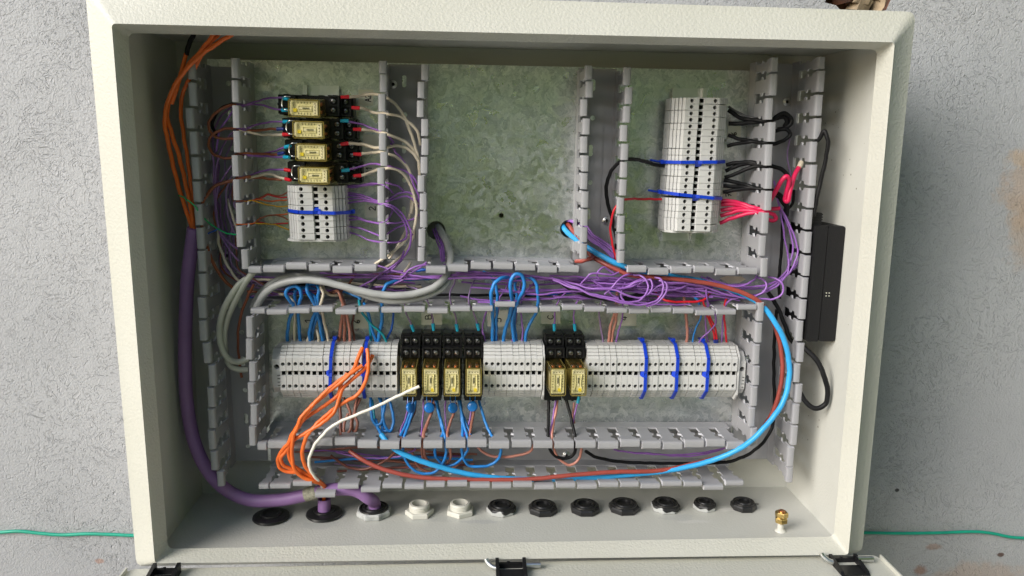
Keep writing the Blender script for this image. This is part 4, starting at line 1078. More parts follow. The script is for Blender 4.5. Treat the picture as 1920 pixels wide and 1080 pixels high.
# ================================================================== BLACK ADAPTER ON THE RIGHT SHEET
ya = .064
a0 = PY(1576, 424, ya); a1 = PY(1556, 640, ya)
ax1 = IX1 - .0008; ax0 = ax1 - .030
t = thing('power_adapter', 'matt black power adapter box on the right inner side', 'power adapter', (ax1, ya, a1.z))
ol = Vector((ax1, ya, a1.z))
def apart(mb, name, mt, sm=None):
    o = mb.build(name, mt, t, sm, origin=ol); o.location = (0, 0, 0)
xs_ = PY(1545, 520, ya).x
b = MB(); b.rbox((ax0, ya, a1.z), (xs_ - .0003, ya + .070, a0.z), .0012, axis=1); apart(b, 'left_shell', 'blackbox', 30)
b = MB(); b.rbox((xs_ + .0003, ya, a1.z), (ax1, ya + .070, a0.z), .0022, axis=1); apart(b, 'right_shell', 'blackbox', 30)
b = MB(); b.box((ax0 + .001, ya + .010, a0.z - .0004), (ax0 + .010, ya + .022, a0.z + .012)); 
for i in range(4): b.box((ax0 + .0002, ya + .0095, a0.z + .002 + i * .0026), (ax0 + .0108, ya + .0225, a0.z + .0033 + i * .0026))
apart(b, 'strain_relief', 'black')
b = MB()
for i, (x, z) in enumerate(((0, 0), (.003, 0), (0, .003), (.003, .003))): b.box((ax0 + .016 + x, ya - .0002, (a0.z + a1.z) / 2 - .012 + z), (ax0 + .0172 + x, ya + .0002, (a0.z + a1.z) / 2 - .0113 + z))
apart(b, 'moulding_marks', 'sticker')

# ================================================================== WIRES
ORG = dict(a=(320, 60, 3.84), b=(320, 300, 3.84), c=(760, 60, 3.84), d=(760, 300, 3.84), e=(1140, 60, 3.84), f=(1140, 300, 3.84), g=(320, 520, 3.84), i=(320, 760, 3.84), j=(740, 520, 3.84), k=(740, 760, 3.84), l=(1140, 520, 3.84), m=(1140, 760, 3.84), n=(1160, 490, 5.647), o=(1040, 400, 6.0), p=(0, 0, 1.0), q=(700, 320, 5.4))
rw = random.Random(21)
def wpath(s):
    fr, rest = s.strip().split(' ', 1)
    ox, oy, sc = ORG[fr]; out = []; h = 30.0
    for tok in rest.split(','):
        v = [float(x) for x in tok.split()]
        if len(v) > 2: h = v[2]
        out.append(P(v[0] / sc + ox, v[1] / sc + oy, h / 1000))
    return out
def wire(col, r, label, path, ferrule=None, name='wire', group=None, seg=6, n=8, cat=None):
    pts = wpath(path); cv = catmull(pts, seg)
    ph = [rw.uniform(0, 6.28) for _ in range(6)]; am = .0002 if r < 2.3 else .0001
    ln = 0
    for q in range(1, len(cv)):
        ln += (cv[q] - cv[q - 1]).length; fd = min(1, q / 3)
        cv[q] = cv[q] + Vector((math.sin(ln * 310 + ph[0]) + .6 * math.sin(ln * 720 + ph[1]), math.sin(ln * 260 + ph[2]), math.sin(ln * 340 + ph[3]) + .6 * math.sin(ln * 650 + ph[4]))) * am * fd
    b = MB(); b.tube(cv, r / 1000, n)
    o = b.build(name, W[col], smooth=60, origin=pts[0])
    tag(o, label, cat or name, group)
    if ferrule:
        t = (cv[2] - cv[0]).normalized(); f = MB()
        rr_ = max(r / 1000 * 1.25, .0019 if r > .8 else .0013)
        f.lathe([(rr_ * .80, -.0035), (rr_ * .92, .0), (rr_, .0036), (rr_ * 1.05, .0040), (rr_ * .9, .0043)], 10, org=cv[0] + t * .0010, ax=t)
        fo = f.build('ferrule', W[ferrule], o, smooth=40, origin=pts[0]); fo.location = (0, 0, 0)
    return o

# --- wires from the left end of the lower row up into the middle duct
G1 = 'wires rising from the lower left terminals'
wire('blue', 1.75, 'blue wire looping through the duct slot from the farthest left terminal', 'g 845 500 20, 840 400 25, 858 300 28, 880 240 32, 885 200 40, 850 160 48, 830 110 50, 850 75 50, 890 65 50, 930 85 50, 940 130 48, 925 190 40, 918 240 32, 920 300 28, 928 400 24, 937 500 20', group=G1)
wire('cream', 1.45, 'cream wire between the two legs of the leftmost blue loop', 'g 890 500 20, 892 380 24, 893 280 27, 895 230 32, 890 185 40, 850 140 38, 790 120 30, 735 105 22', group=G1)
wire('blue', 1.6, 'short blue wire hooking over inside the leftmost blue loop', 'g 915 205 34, 893 150 40, 898 100 40, 925 80 38, 980 75 34, 1040 85 28', group=G1)
wire('blue', 1.75, 'blue wire curving under the 1 label, left leg of the second bunch', 'g 1012 500 20, 1000 420 24, 1010 340 28, 1038 260 30, 1043 205 40, 1010 150 46, 985 100 48, 983 60 46, 1000 20 36', group=G1)
wire('blue', 1.6, 'blue wire close behind the left leg of the second bunch', 'g 1022 490 18, 1020 400 22, 1040 320 26, 1058 265 30, 1056 200 40, 1062 140 44, 1066 90 44, 1050 55 40, 990 50 30', group=G1)
wire('cream', 1.4, 'short cream wire tucked left of the second blue bunch', 'g 978 500 20, 992 440 22, 1012 400 18', group=G1)
wire('cream', 1.45, 'kinked cream wire in the middle of the second bunch', 'g 1062 500 20, 1066 430 24, 1052 385 22, 1030 340 17, 1022 300 14', group=G1)
wire('blue', 1.75, 'blue wire, right leg of the second bunch', 'g 1100 500 20, 1085 400 24, 1070 320 28, 1056 262 31, 1050 200 40, 1038 150 44, 1000 110 40', group=G1)
wire('blue', 1.4, 'thin blue wire half hidden behind the right leg of the second bunch', 'g 1114 495 17, 1100 420 20, 1088 340 22, 1074 270 25', group=G1)
wire('cream', 1.5, 'long cream wire right of the second blue bunch', 'g 1146 500 20, 1125 400 24, 1105 320 27, 1092 262 32, 1078 200 42, 1090 160 46, 1100 120 46, 1085 85 44, 1075 60 40', group=G1)
wire('cream', 1.4, 'cream wire curling in the middle duct behind the second bunch', 'g 1095 60 36, 1110 100 38, 1150 125 36, 1200 130 32, 1240 120 26', group=G1)
G2 = 'brown wires beside the 6 label'
wire('brown', 1.75, 'brown wire, leftmost of the four beside the 6 label', 'g 1206 500 20, 1220 400 24, 1232 300 28, 1238 250 32, 1240 190 40, 1225 140 42, 1205 100 40, 1160 110 30', group=G2)
wire('brown', 1.7, 'brown wire, second of the four beside the 6 label', 'g 1250 500 20, 1252 380 24, 1250 270 30, 1247 200 40, 1232 150 40, 1222 105 38', group=G2)
wire('pink', 1.6, 'paler brown wire with dark specks, third beside the 6 label', 'g 1294 500 20, 1290 400 24, 1275 300 28, 1262 255 32, 1252 200 38, 1240 160 36', group=G2)
wire('dkbrown', 1.2, 'thin dark brown wire touching the 6 label', 'g 1330 500 18, 1318 420 20, 1308 330 20, 1322 262 26, 1330 210 30', group=G2)
G3 = 'blue and teal wires left of the first lower relay'
wire('teal', 1.25, 'straight teal wire behind the crossing blue and teal wires', 'g 1442 500 20, 1440 400 22, 1428 320 25, 1420 262 30, 1395 200 36', group=G3)
wire('blue', 1.6, 'blue wire running up to the left through the duct slot', 'g 1487 490 22, 1462 410 26, 1440 340 28, 1426 262 32, 1400 200 40, 1360 150 38, 1290 115 34, 1250 100 28', group=G3)
wire('blue', 1.8, 'long blue wire bending right under the violet strands', 'g 1488 490 22, 1500 420 26, 1518 330 28, 1523 250 34, 1520 180 42, 1526 110 46, 1560 50 46, 1650 20 40, 1800 10 32, 1930 0 26', group=G3)
wire('teal', 1.3, 'teal wire crossing over the blue ones', 'g 1560 500 22, 1535 420 27, 1480 370 29, 1430 320 30, 1385 265 34, 1360 200 42, 1355 160 42', group=G3)
wire('royal', 1.2, 'thin dark blue wire just left of the first relay socket', 'g 1535 490 18, 1565 430 20, 1592 360 22, 1603 300 24, 1600 250 28, 1590 200 30', group=G3)
wire('darkgrey', 1.6, 'dark grey wire leaning through the duct above the teal wires', 'g 1370 190 40, 1400 130 42, 1430 80 42, 1470 20 36, 1520 -20 28')
# --- violet feeders of the lower relay sockets
G4 = 'violet wires with cyan ferrules at the relay sockets'
wire('lilac', .85, 'lilac wire into the leftmost lower relay socket', 'g 1745 372 26, 1725 320 28, 1700 270 30, 1685 200 36, 1680 150 34, 1690 80 28', 'cyan', group=G4)
wire('lilac', .85, 'lilac wire passing the B label into the second lower relay socket', 'g 1892 366 26, 1885 290 28, 1868 220 34, 1830 140 38, 1790 95 38, 1700 60 30', 'cyan', group=G4)
wire('lilac', .85, 'lilac wire into the third lower relay socket', 'j 450 370 26, 440 290 28, 420 230 32, 400 170 38, 400 110 36, 430 40 30, 445 -20 26', 'cyan', group=G4)
wire('lilac', .85, 'lilac wire into the lower relay socket beside the middle bank', 'j 602 365 26, 585 300 28, 560 235 32, 535 180 38, 535 120 36, 575 20 30, 590 -30 26', 'cyan', group=G4)
wire('violet', .85, 'violet wire passing the C label into the left of the two right sockets', 'j 1150 368 26, 1152 300 28, 1155 240 32, 1172 185 40, 1210 130 40, 1265 85 36', 'cyan', group=G4)
wire('violet', .85, 'violet wire into the right of the two right sockets', 'j 1298 368 26, 1291 300 28, 1292 240 32, 1308 185 40, 1340 140 40, 1400 90 34', 'cyan', group=G4)
# --- middle bank
G5 = 'wires rising from the middle terminal bank'
wire('violet', .95, 'violet wire beside the fourth lower relay socket', 'j 662 490 20, 640 420 24, 633 360 24, 648 280 26, 668 235 30, 690 180 34', group=G5)
wire('blue', 1.85, 'blue wire rising straight across the 5 label and arching left', 'j 705 490 20, 706 380 26, 707 290 30, 704 230 40, 697 160 56, 698 100 60, 722 40 60, 765 8 58, 820 2 50, 870 35 40', group=G5)
wire('blue', 1.6, 'blue wire right behind the tall one by the 5 label', 'j 730 480 18, 731 380 24, 733 280 30, 738 190 38, 738 110 44, 722 40 44, 690 -5 40, 640 -40 30', group=G5)
wire('blue', 1.9, 'blue wire in a tall closed loop above the middle bank', 'j 783 480 20, 790 400 26, 812 325 30, 836 240 36, 847 165 48, 833 85 58, 840 20 60, 866 -20 60, 907 -20 60, 934 25 58, 925 95 56, 892 160 48, 866 230 36, 848 300 30, 850 380 26, 868 485 20', group=G5)
wire('blue', 1.5, 'blue wire hooked behind the tall closed loop', 'j 878 480 17, 870 400 22, 862 300 26, 878 200 38, 880 120 40, 864 60 42, 880 20 42, 920 0 40', group=G5)
wire('blue', 1.7, 'blue wire arching right out of the middle bank', 'j 943 495 20, 945 420 24, 965 350 26, 1000 290 28, 1022 240 36, 1032 180 46, 1030 110 52, 1015 40 52, 980 5 50, 940 -10 44', group=G5)
wire('violet', .9, 'violet wire behind the 5 label', 'j 744 490 18, 735 400 20, 736 300 24, 745 240 28, 755 150 34, 800 80 36, 830 0 34', group=G5)
wire('violet', .9, 'violet wire inside the tall blue loop', 'j 833 490 18, 850 440 22, 866 360 23, 874 280 25, 885 200 30, 900 100 32, 905 40 30', group=G5)
wire('violet', .9, 'violet wire left of the right hand blue arch', 'j 914 490 20, 922 400 22, 915 300 26, 905 240 30, 920 150 36, 960 90 36, 1000 40 32', group=G5)
# --- right bank
G6 = 'wires rising from the right terminal bank'
wire('lilac', .9, 'lilac wire into the right bank left of the pink pair', 'j 1504 495 20, 1492 400 24, 1478 320 26, 1473 240 30, 1485 180 36, 1495 140 34', group=G6)
wire('pink', 1.6, 'pink wire, left of the pair beside the 4 label', 'j 1540 497 20, 1545 420 24, 1558 340 26, 1583 260 28, 1595 200 32, 1598 150 34', group=G6)
wire('pink', 1.6, 'pink wire, right of the pair beside the 4 label', 'j 1558 497 20, 1570 400 24, 1590 320 26, 1600 250 30, 1610 170 34, 1595 80 34', group=G6)
wire('violet', .9, 'violet wire crossing the 4 label', 'j 1590 495 20, 1605 410 24, 1630 330 26, 1642 260 28, 1640 180 34, 1632 100 36', group=G6)
wire('pink', 1.6, 'single pink wire rising from the right part of the bank', 'l 562 495 20, 572 400 24, 566 320 26, 560 250 30, 550 180 36, 548 100 38, 545 60 34', group=G6)
wire('blue', 1.0, 'thin blue wire right of the single pink wire', 'l 608 495 20, 618 410 24, 640 350 26, 664 300 28, 668 250 30, 650 180 36, 610 130 36, 565 90 34', group=G6)
wire('violet', .95, 'violet wire sweeping right above the right bank', 'l 648 490 22, 680 430 27, 730 390 29, 770 340 30, 777 290 30, 760 240 32, 735 190 36', group=G6)
wire('violet', .9, 'violet wire rising behind the two red ones', 'l 738 495 20, 712 430 24, 705 350 25, 702 270 28, 716 200 36, 708 130 40, 705 70 40', group=G6)
wire('red', 1.1, 'bright red wire, left of the two ending in a navy ferrule', 'l 770 478 24, 766 420 26, 742 340 28, 713 270 30, 695 200 38, 680 160 38', 'navy', group=G6)
wire('red', 1.1, 'bright red wire, right of the two ending in a navy ferrule', 'l 784 478 24, 782 420 26, 765 350 28, 737 290 30, 718 240 32', 'navy', group=G6)
wire('violet', .85, 'violet wire beside the last red wire', 'l 818 495 20, 822 400 24, 827 300 26, 834 240 30, 850 200 34', group=G6)
wire('red', 1.1, 'last red wire toward the right end of the bank', 'l 855 497 20, 850 420 24, 842 340 26, 836 260 30, 842 190 38, 858 140 42', group=G6)
wire('red', 1.2, 'red wire hanging in a shallow curve in the middle duct', 'l 325 95 40, 370 138 42, 420 168 46, 520 177 48, 620 175 48, 690 163 46, 720 130 44, 740 105 40')
wire('red', 1.0, 'short red wire standing in the middle duct', 'l 645 130 36, 649 95 38, 648 55 34')
wire('red', 1.1, 'red wire slanting beside a blue one in the middle duct', 'l 580 88 34, 612 130 38, 655 165 40')
wire('violet', .95, 'violet wire bending into the slot beside the last red wire', 'l 845 205 36, 862 180 42, 890 158 46, 935 150 48')
wire('violet', .95, 'violet wire dropping through the slot above the two red wires', 'n 918 245 50, 930 340 48, 938 410 44, 955 475 36')
# --- hanging loops below the lower row, left bank
G7 = 'brown wires hanging below the left terminal bank'
wire('dkbrown', 1.7, 'dark brown wire hanging straight into the bottom duct slot', 'i 1216 -60 20, 1220 20 24, 1222 120 30, 1225 200 36, 1226 245 42', group=G7)
wire('brown', 1.5, 'brown wire in a narrow loop, left one below the left bank', 'i 1243 -60 20, 1262 -20 24, 1290 40 28, 1300 120 32, 1290 185 36, 1265 212 36, 1245 180 34, 1255 120 30, 1278 60 28', group=G7)
wire('brown', 1.5, 'brown wire in a narrow loop, right one below the left bank', 'i 1348 -60 20, 1330 0 26, 1332 80 30, 1345 140 34, 1332 185 34, 1310 172 32, 1310 100 30, 1335 20 26, 1368 -50 20', group=G7)
G8 = 'blue wires hanging below the left terminal bank'
wire('teal', 1.3, 'teal wire hanging behind the blue loops', 'i 1450 -40 18, 1462 40 22, 1470 110 26, 1500 150 28', group=G8)
wire('blue', 1.6, 'blue wire in a wide loop, left one below the left bank', 'i 1440 -55 20, 1443 30 28, 1452 100 32, 1482 143 34, 1513 130 34, 1528 70 30, 1520 0 26, 1500 -55 20', group=G8)
wire('blue', 1.6, 'blue wire in a long loop, right one below the left bank', 'i 1558 -55 20, 1537 20 28, 1530 90 32, 1545 155 34, 1580 185 34, 1600 150 32, 1600 60 28, 1585 0 24, 1568 -55 20', group=G8)
wire('blue', 1.7, 'blue wire slanting from the loops into the duct slot', 'i 1475 100 28, 1490 150 34, 1508 195 40, 1535 240 46, 1550 270 44', group=G8)
wire('blue', 1.5, 'blue wire running straight down between the two blue loops', 'i 1512 -50 18, 1525 30 24, 1524 110 30, 1530 180 33, 1555 185 34', group=G8)
# --- below the lower relays
G9 = 'wires hanging from the lower relay sockets'
wire('blue', 1.5, 'blue wire looping in the bottom duct from the first to the second relay', 'k 152 -45 22, 140 20 26, 110 110 32, 75 210 42, 62 270 47, 62 340 46, 95 420 44, 170 483 44, 260 490 44, 325 450 44, 362 380 46, 371 300 47, 362 230 43, 335 130 32, 310 30 28, 290 -45 22', group=G9)
wire('blue', 1.5, 'second blue wire of the pair under the first relay', 'k 128 -25 24, 108 60 28, 78 140 34, 42 220 43', group=G9)
wire('blue', 1.5, 'blue wire looping in the bottom duct from the second to the fourth relay', 'k 302 -45 20, 322 60 28, 345 150 34, 345 215 41, 300 270 47, 290 330 46, 310 390 42, 370 435 40, 430 425 40, 480 385 44, 520 330 46, 530 270 47, 515 200 41, 490 100 30, 475 20 26, 458 -45 20', group=G9)
wire('blue', 1.55, 'blue wire in a deep loop from under the fourth relay toward the right', 'k 470 -45 18, 482 60 26, 487 140 32, 490 210 41, 484 270 47, 486 330 46, 500 395 44, 545 437 42, 620 440 42, 700 425 42, 752 375 44, 765 315 47, 735 260 46, 690 205 38, 650 110 30, 622 20 26, 604 -45 20', group=G9)
wire('blue', 1.3, 'short blue wire between the third and fourth relay', 'k 480 40 22, 510 120 30, 540 190 38, 545 215 42', group=G9)
wire('brown', 1.5, 'brown wire from the second relay looping far right in the bottom duct', 'k 262 -45 20, 270 30 26, 240 120 32, 213 205 41, 212 290 47, 222 370 44, 270 430 40, 350 466 38, 430 440 38, 490 385 42, 525 310 46, 540 210 41, 560 100 30, 582 -30 22', group=G9)
wire('brown', 1.5, 'brown wire under the second relay, left of its twin', 'k 290 -35 22, 265 60 28, 228 140 34, 205 215 42, 198 300 47, 202 370 42, 230 430 36', group=G9)
wire('brown', 1.5, 'specked brown wire under the third relay', 'k 442 -20 22, 425 60 28, 395 140 34, 380 205 41, 395 290 47, 405 360 44, 385 415 38', group=G9)
wire('dkbrown', 1.4, 'dark brown wire curving left from the first relay into the duct', 'k 152 -40 18, 138 60 24, 60 210 40, 30 300 45, -20 360 42, -90 410 38, -180 450 36, -280 460 34, -380 420 32, -460 360 30', group=G9)
wire('brown', 1.4, 'specked brown wire dangling in the duct below the first relay', 'k 128 310 42, 135 370 40, 155 420 38, 215 470 36, 280 485 34', group=G9)
wire('violet', .85, 'thin violet wire under the second relay', 'k 207 -45 18, 205 60 26, 197 150 32, 190 218 41', group=G9)
wire('violet', .85, 'thin violet wire under the third relay', 'k 368 -45 18, 362 60 26, 370 150 32, 378 215 40', group=G9)
wire('violet', 1.0, 'violet wire under the fourth relay', 'k 562 -30 22, 545 80 28, 525 160 33, 495 218 42', group=G9)
wire('violet', .9, 'violet wire under the first relay leading left along the duct', 'k 92 -45 20, 92 30 26, 72 110 30, 42 215 40, 150 310 44, 80 350 44, 0 372 42, -100 380 40, -250 372 38, -420 340 34', group=G9)
wire('pink', 1.5, 'pink brown wire hanging in a flat curve in the bottom duct', 'k 600 300 44, 645 342 42, 720 368 40, 820 370 40, 920 352 42, 985 325 46, 1000 280 47', group=G9)
G10 = 'wires hanging from the two right relay sockets'
wire('black', 1.7, 'black wire looping below the duct lip between the two right relays', 'k 1108 -60 20, 1108 60 28, 1105 200 41, 1112 300 48, 1150 358 46, 1215 385 46, 1280 362 46, 1303 300 48, 1295 210 42, 1272 100 32, 1250 10 26, 1228 -60 20', group=G10)
wire('violet', 1.0, 'violet wire left of the pink one under the right relays', 'k 1162 -50 22, 1145 60 28, 1128 150 34, 1122 215 41', group=G10)
wire('pink', 1.5, 'pink wire hanging in a round loop under the right relays', 'k 1172 -40 20, 1158 60 28, 1142 140 32, 1133 215 41, 1148 320 46, 1195 395 44, 1258 430 44, 1320 395 44, 1345 320 46, 1340 260 46', group=G10)
wire('violet', .9, 'violet wire with a cyan ferrule under the rightmost relay', 'k 1325 -50 26, 1308 20 26, 1292 80 28, 1285 140 28, 1290 200 32', 'cyan', group=G10)
wire('pink', 1.2, 'pink wire behind the violet one under the rightmost relay', 'k 1290 -20 20, 1286 60 24, 1292 130 26', group=G10)
# --- heavy cables
wire('sky', 2.75, 'thick light blue cable curving from the plate hole round to the bottom duct', 'p 1055 423 -6, 1062 434 4, 1075 445 14, 1090 458 24, 1104 466 33, 1125 478 41, 1150 491 46, 1175 501 46, 1215 510 42, 1260 518 42, 1310 526 44, 1360 540 48, 1400 555 54, 1430 574 60, 1450 600 63, 1468 632 64, 1478 668 64, 1480 705 64, 1470 750 66, 1450 782 70, 1430 805 72, 1410 825 72, 1385 842 66, 1350 858 60, 1300 873 56, 1240 884 53, 1180 890 51, 1100 896 48, 1000 899 47, 920 895 50, 860 885 53, 800 868 56, 765 855 57, 740 842 56, 725 828 52, 715 815 46', name='cable', seg=8, n=12)
wire('rust', 2.3, 'thick rust red cable running beside the light blue one', 'p 1064 419 -6, 1072 430 6, 1085 447 18, 1100 470 30, 1115 484 37, 1140 498 45, 1180 515 52, 1240 521 56, 1300 527 56, 1350 536 57, 1390 548 60, 1420 563 62, 1440 585 58, 1456 620 54, 1465 660 54, 1467 700 54, 1460 740 52, 1450 770 50, 1432 800 48, 1410 826 47, 1370 849 49, 1310 867 52, 1240 882 54, 1150 885 56, 1060 892 58, 1000 898 58, 920 900 58, 860 899 58, 780 894 58, 720 880 56, 680 862 52, 655 845 46', name='cable', seg=8, n=12)
wire('grey', 3.5, 'thick grey cable from the left plate hole arching across the duct, upper of two', 'p 822 424 -6, 829 438 8, 838 455 20, 844 475 32, 843 497 42, 836 518 50, 818 536 56, 795 546 58, 760 553 60, 720 553 60, 680 546 60, 640 536 59, 600 527 58, 560 525 56, 520 534 53, 497 550 50, 481 575 44', name='cable', seg=8, n=12)
wire('grey', 3.4, 'thick grey cable arching across the duct, lower of two', 'p 850 494 38, 846 515 44, 832 538 50, 805 553 52, 770 562 52, 730 564 52, 690 555 50, 650 540 48, 610 526 46, 565 518 44, 528 522 42, 500 538 40, 484 556 36, 474 578 30', name='cable', seg=8, n=12)
wire('greygreen', 3.1, 'grey cable bending down the left duct, outer of two', 'g 545 10 54, 500 45 56, 430 140 57, 375 250 56, 352 370 54, 362 480 52, 400 565 50, 450 604 47, 500 608 44, 560 585 42', name='cable', n=12)
wire('greygreen', 3.1, 'grey cable bending down the left duct, inner of two', 'g 600 -40 52, 545 25 55, 480 135 55, 425 250 53, 392 360 50, 385 460 48, 398 560 45, 430 632 43, 480 660 42, 555 665 40', name='cable', n=12)
pg = gpos[2]; hg = YP - pg.y
pcab = [P(x, y, h / 1000) for x, y, h in ((364, 428, 50), (359, 465, 47), (352, 520, 44), (348, 600, 42), (347, 680, 41), (350, 750, 40), (362, 820, 40), (385, 875, 41), (420, 915, 43), (465, 937, 45), (520, 938, 47), (565, 930, 48), (600, 921, 49), (635, 917, 49), (668, 920, 49), (690, 933, 49))]
pcab += [Vector((pg.x + .0005, pg.y, pg.z + .012)), Vector((pg.x + .001, pg.y, pg.z + .002))]
b = MB(); b.tube(catmull(pcab, 8), .0066, 16)
pc = tag(b.build('cable', W['purple'], smooth=60, origin=pcab[0]), 'very thick purple sheathed cable down the left side into a floor gland', 'cable')
wrap = [P(x, y, h / 1000) for x, y, h in ((572, 928.3, 48.2), (580, 926, 48.4), (588, 924, 48.7), (594, 922.5, 48.9))]
b = MB(); b.tube(catmull(wrap, 4), [.0068] + [.0071 + .0002 * (i % 2) for i in range(11)] + [.0068], 16); o = b.build('worn_tape', 'worn_tape', pc, smooth=60, origin=pcab[0]); o.location = (0, 0, 0)
# cut sheath standing in its gland, holding the orange cores
pg2 = gpos[1]; hb2 = YP - pg2.y
b = MB(); q = Vector((pg2.x, pg2.y, pg2.z + .002))
b.lathe([(.0068, 0), (.0067, .016), (.0060, .0163), (.0057, .014), (.0003, .010)], 18, org=q, ax=(.02, 0, 1)); tag(b.build('cable_sheath', W['purple'], smooth=40, origin=q), 'short cut purple cable sheath standing in a black floor gland', 'cable sheath')
# --- orange bundle
G11 = 'orange cores fanning out over the left terminal bank'
END = ', 1105 1500 54, 1108 1560 %d, 1100 1620 %d' % (round(hb2 * 1000) + 2, round(hb2 * 1000))
wire('orange', 1.95, 'orange wire ending highest on the left terminal bank, nearest to the tie', 'g 1382 505 48, 1350 580 54, 1318 660 60, 1262 725 64, 1180 790 66, 1080 870 68, 1000 940 72, 940 1010 74, 910 1080 74, 885 1140 74, 873 1250 70, 888 1370 67, 950 1440 64, 1030 1468 62' + END, group=G11, n=10)
wire('orange', 1.95, 'orange wire ending on the left bank in a straight frayed tip', 'g 1415 515 50, 1425 600 56, 1420 680 58, 1400 760 60, 1340 850 60, 1250 900 62, 1160 960 66, 1080 1030 70, 1015 1095 72, 965 1180 72, 948 1280 70, 970 1360 66, 1030 1430 62' + END, group=G11, n=10)
wire('orange', 1.9, 'orange wire whose end leans right beyond the tie', 'g 1455 560 48, 1422 625 54, 1360 690 58, 1290 750 60, 1240 800 62, 1212 880 64, 1170 980 68, 1090 1050 72, 1000 1105 72, 905 1160 70, 858 1205 67, 848 1270 64, 880 1350 61, 950 1400 59, 1050 1460 58' + END, group=G11, n=10)
wire('orange', 1.95, 'orange wire crossing over the others from the middle of the bank', 'g 1380 635 58, 1300 690 62, 1220 740 64, 1110 830 68, 1000 950 72, 930 1060 72, 870 1140 70, 845 1200 68, 800 1250 64, 775 1300 62, 785 1370 61, 840 1400 60, 930 1405 60, 1020 1440 58' + END, group=G11, n=10)
wire('orange', 1.9, 'orange wire with the lowest end on the left terminal bank', 'g 1272 690 60, 1232 760 62, 1200 850 62, 1090 935 66, 970 1015 68, 900 1090 70, 870 1180 68, 830 1250 65, 795 1300 64, 810 1350 62, 880 1385 60, 980 1440 58' + END, group=G11, n=10)
wire('white', 1.55, 'loose cream white wire pointing its bare end at the first relay', 'g 1790 785 72, 1650 848 73, 1480 930 74, 1300 1005 74, 1180 1060 74, 1090 1140 74, 1030 1220 73, 1000 1300 71, 1000 1370 68, 1035 1430 63, 1085 1490 56, 1100 1560 %d' % (round(hb2 * 1000) + 3), n=10)
G12 = 'orange cores entering at the upper left corner'
wire('orange', 2.0, 'orange wire at the upper left, bowing farthest to the left', 'p 436 64 74, 405 83 72, 375 105 70, 337 145 66, 315 190 62, 309 228 60, 316 270 56, 327 320 52, 341 370 50, 355 412 50, 363 440 50', group=G12, n=10)
wire('orange', 2.0, 'orange wire at the upper left, second from the left', 'p 402 62 72, 380 92 70, 355 120 67, 326 168 62, 313 212 58, 322 250 55, 335 290 52, 346 335 50, 358 390 50, 365 440 50', group=G12, n=10)
wire('orange', 1.8, 'orange wire at the upper left, straighter one nearest to the duct', 'p 412 62 68, 385 92 66, 362 135 60, 344 172 54, 339 205 50, 344 250 48, 352 300 46, 358 350 46, 364 420 48', group=G12, n=10)
wire('black', 2.2, 'black taped end above the upper left orange wires', 'p 364 62 66, 358 76 66, 352 90 65, 349 102 64', group=G12, n=10)
wire('orange', 1.9, 'short orange wire coming out of the black tape', 'p 349 100 64, 342 128 63, 333 160 61, 322 195 59', group=G12, n=10)
# --- left duct
G13 = 'wires inside the dim left duct'
wire('umber', 1.6, 'brown wire bowing through the whole left duct', 'p 470 331 30, 440 338 36, 405 348 38, 384 372 40, 376 400 40, 380 430 40, 390 468 38, 405 503 38, 425 530 38, 445 546 34', group=G13)
wire('purple', .95, 'dark violet wire hanging nearly straight in the left duct', 'b 300 -60 36, 312 60 36, 310 180 36, 318 300 36, 330 420 36, 360 540 36, 420 640 36, 490 730 34', group=G13)
wire('purple', .95, 'dark violet wire just right of the straight one in the left duct', 'b 370 -80 34, 335 20 36, 322 160 36, 326 320 37, 345 480 36, 400 580 36, 485 640 34', group=G13)
wire('purple', .9, 'dark violet wire fanning right in the left duct', 'b 440 40 36, 370 140 36, 335 230 36, 330 360 36, 350 500 35, 420 590 34, 480 620 32', group=G13)
wire('lilac', .9, 'lilac wire nearest to the duct wall in the left duct', 'b 455 100 32, 410 180 34, 400 280 34, 410 380 34, 440 480 34, 480 560 32', group=G13)
wire('cream', 1.4, 'dim cream wire curving at the bottom of the left duct', 'b 345 500 32, 345 580 33, 365 660 34, 410 760 36, 470 850 36, 520 880 34', group=G13)
wire('cream', 1.3, 'short dim cream wire beside the violet strands', 'b 410 280 30, 430 350 32, 455 430 34, 480 510 32', group=G13)
wire('green', .75, 'thin green wire crossing the left duct in a sagging curve', 'b 60 255 58, 120 285 71, 170 330 70, 230 410 58, 330 490 46, 400 525 48, 460 536 56, 495 522 64', group=G13)
wire('royal', .7, 'thin blue wire twisted round the green one', 'b 230 550 42, 280 525 44, 335 500 46, 350 490 44', group=G13)
wire('umber', 1.3, 'brown wire in a big loop at the top of the left duct', 'a 470 525 34, 420 530 38, 340 570 40, 285 630 40, 275 700 40, 310 745 38, 380 770 36, 470 765 34', group=G13)
wire('umber', 1.3, 'brown wire in the second loop of the left duct', 'a 470 690 34, 380 700 37, 300 740 39, 272 810 39, 300 870 37, 370 905 36, 460 905 34', group=G13)
wire('black', 1.5, 'black wire behind the brown loop in the left duct', 'a 450 515 30, 380 540 32, 320 600 33, 300 680 32, 330 740 30', group=G13)
wire('umber', 1.4, 'brown wire running down at the lower left behind the grey cables', 'g 600 50 30, 560 130 30, 510 260 28, 485 400 26, 490 560 24, 510 720 22', group=G13)
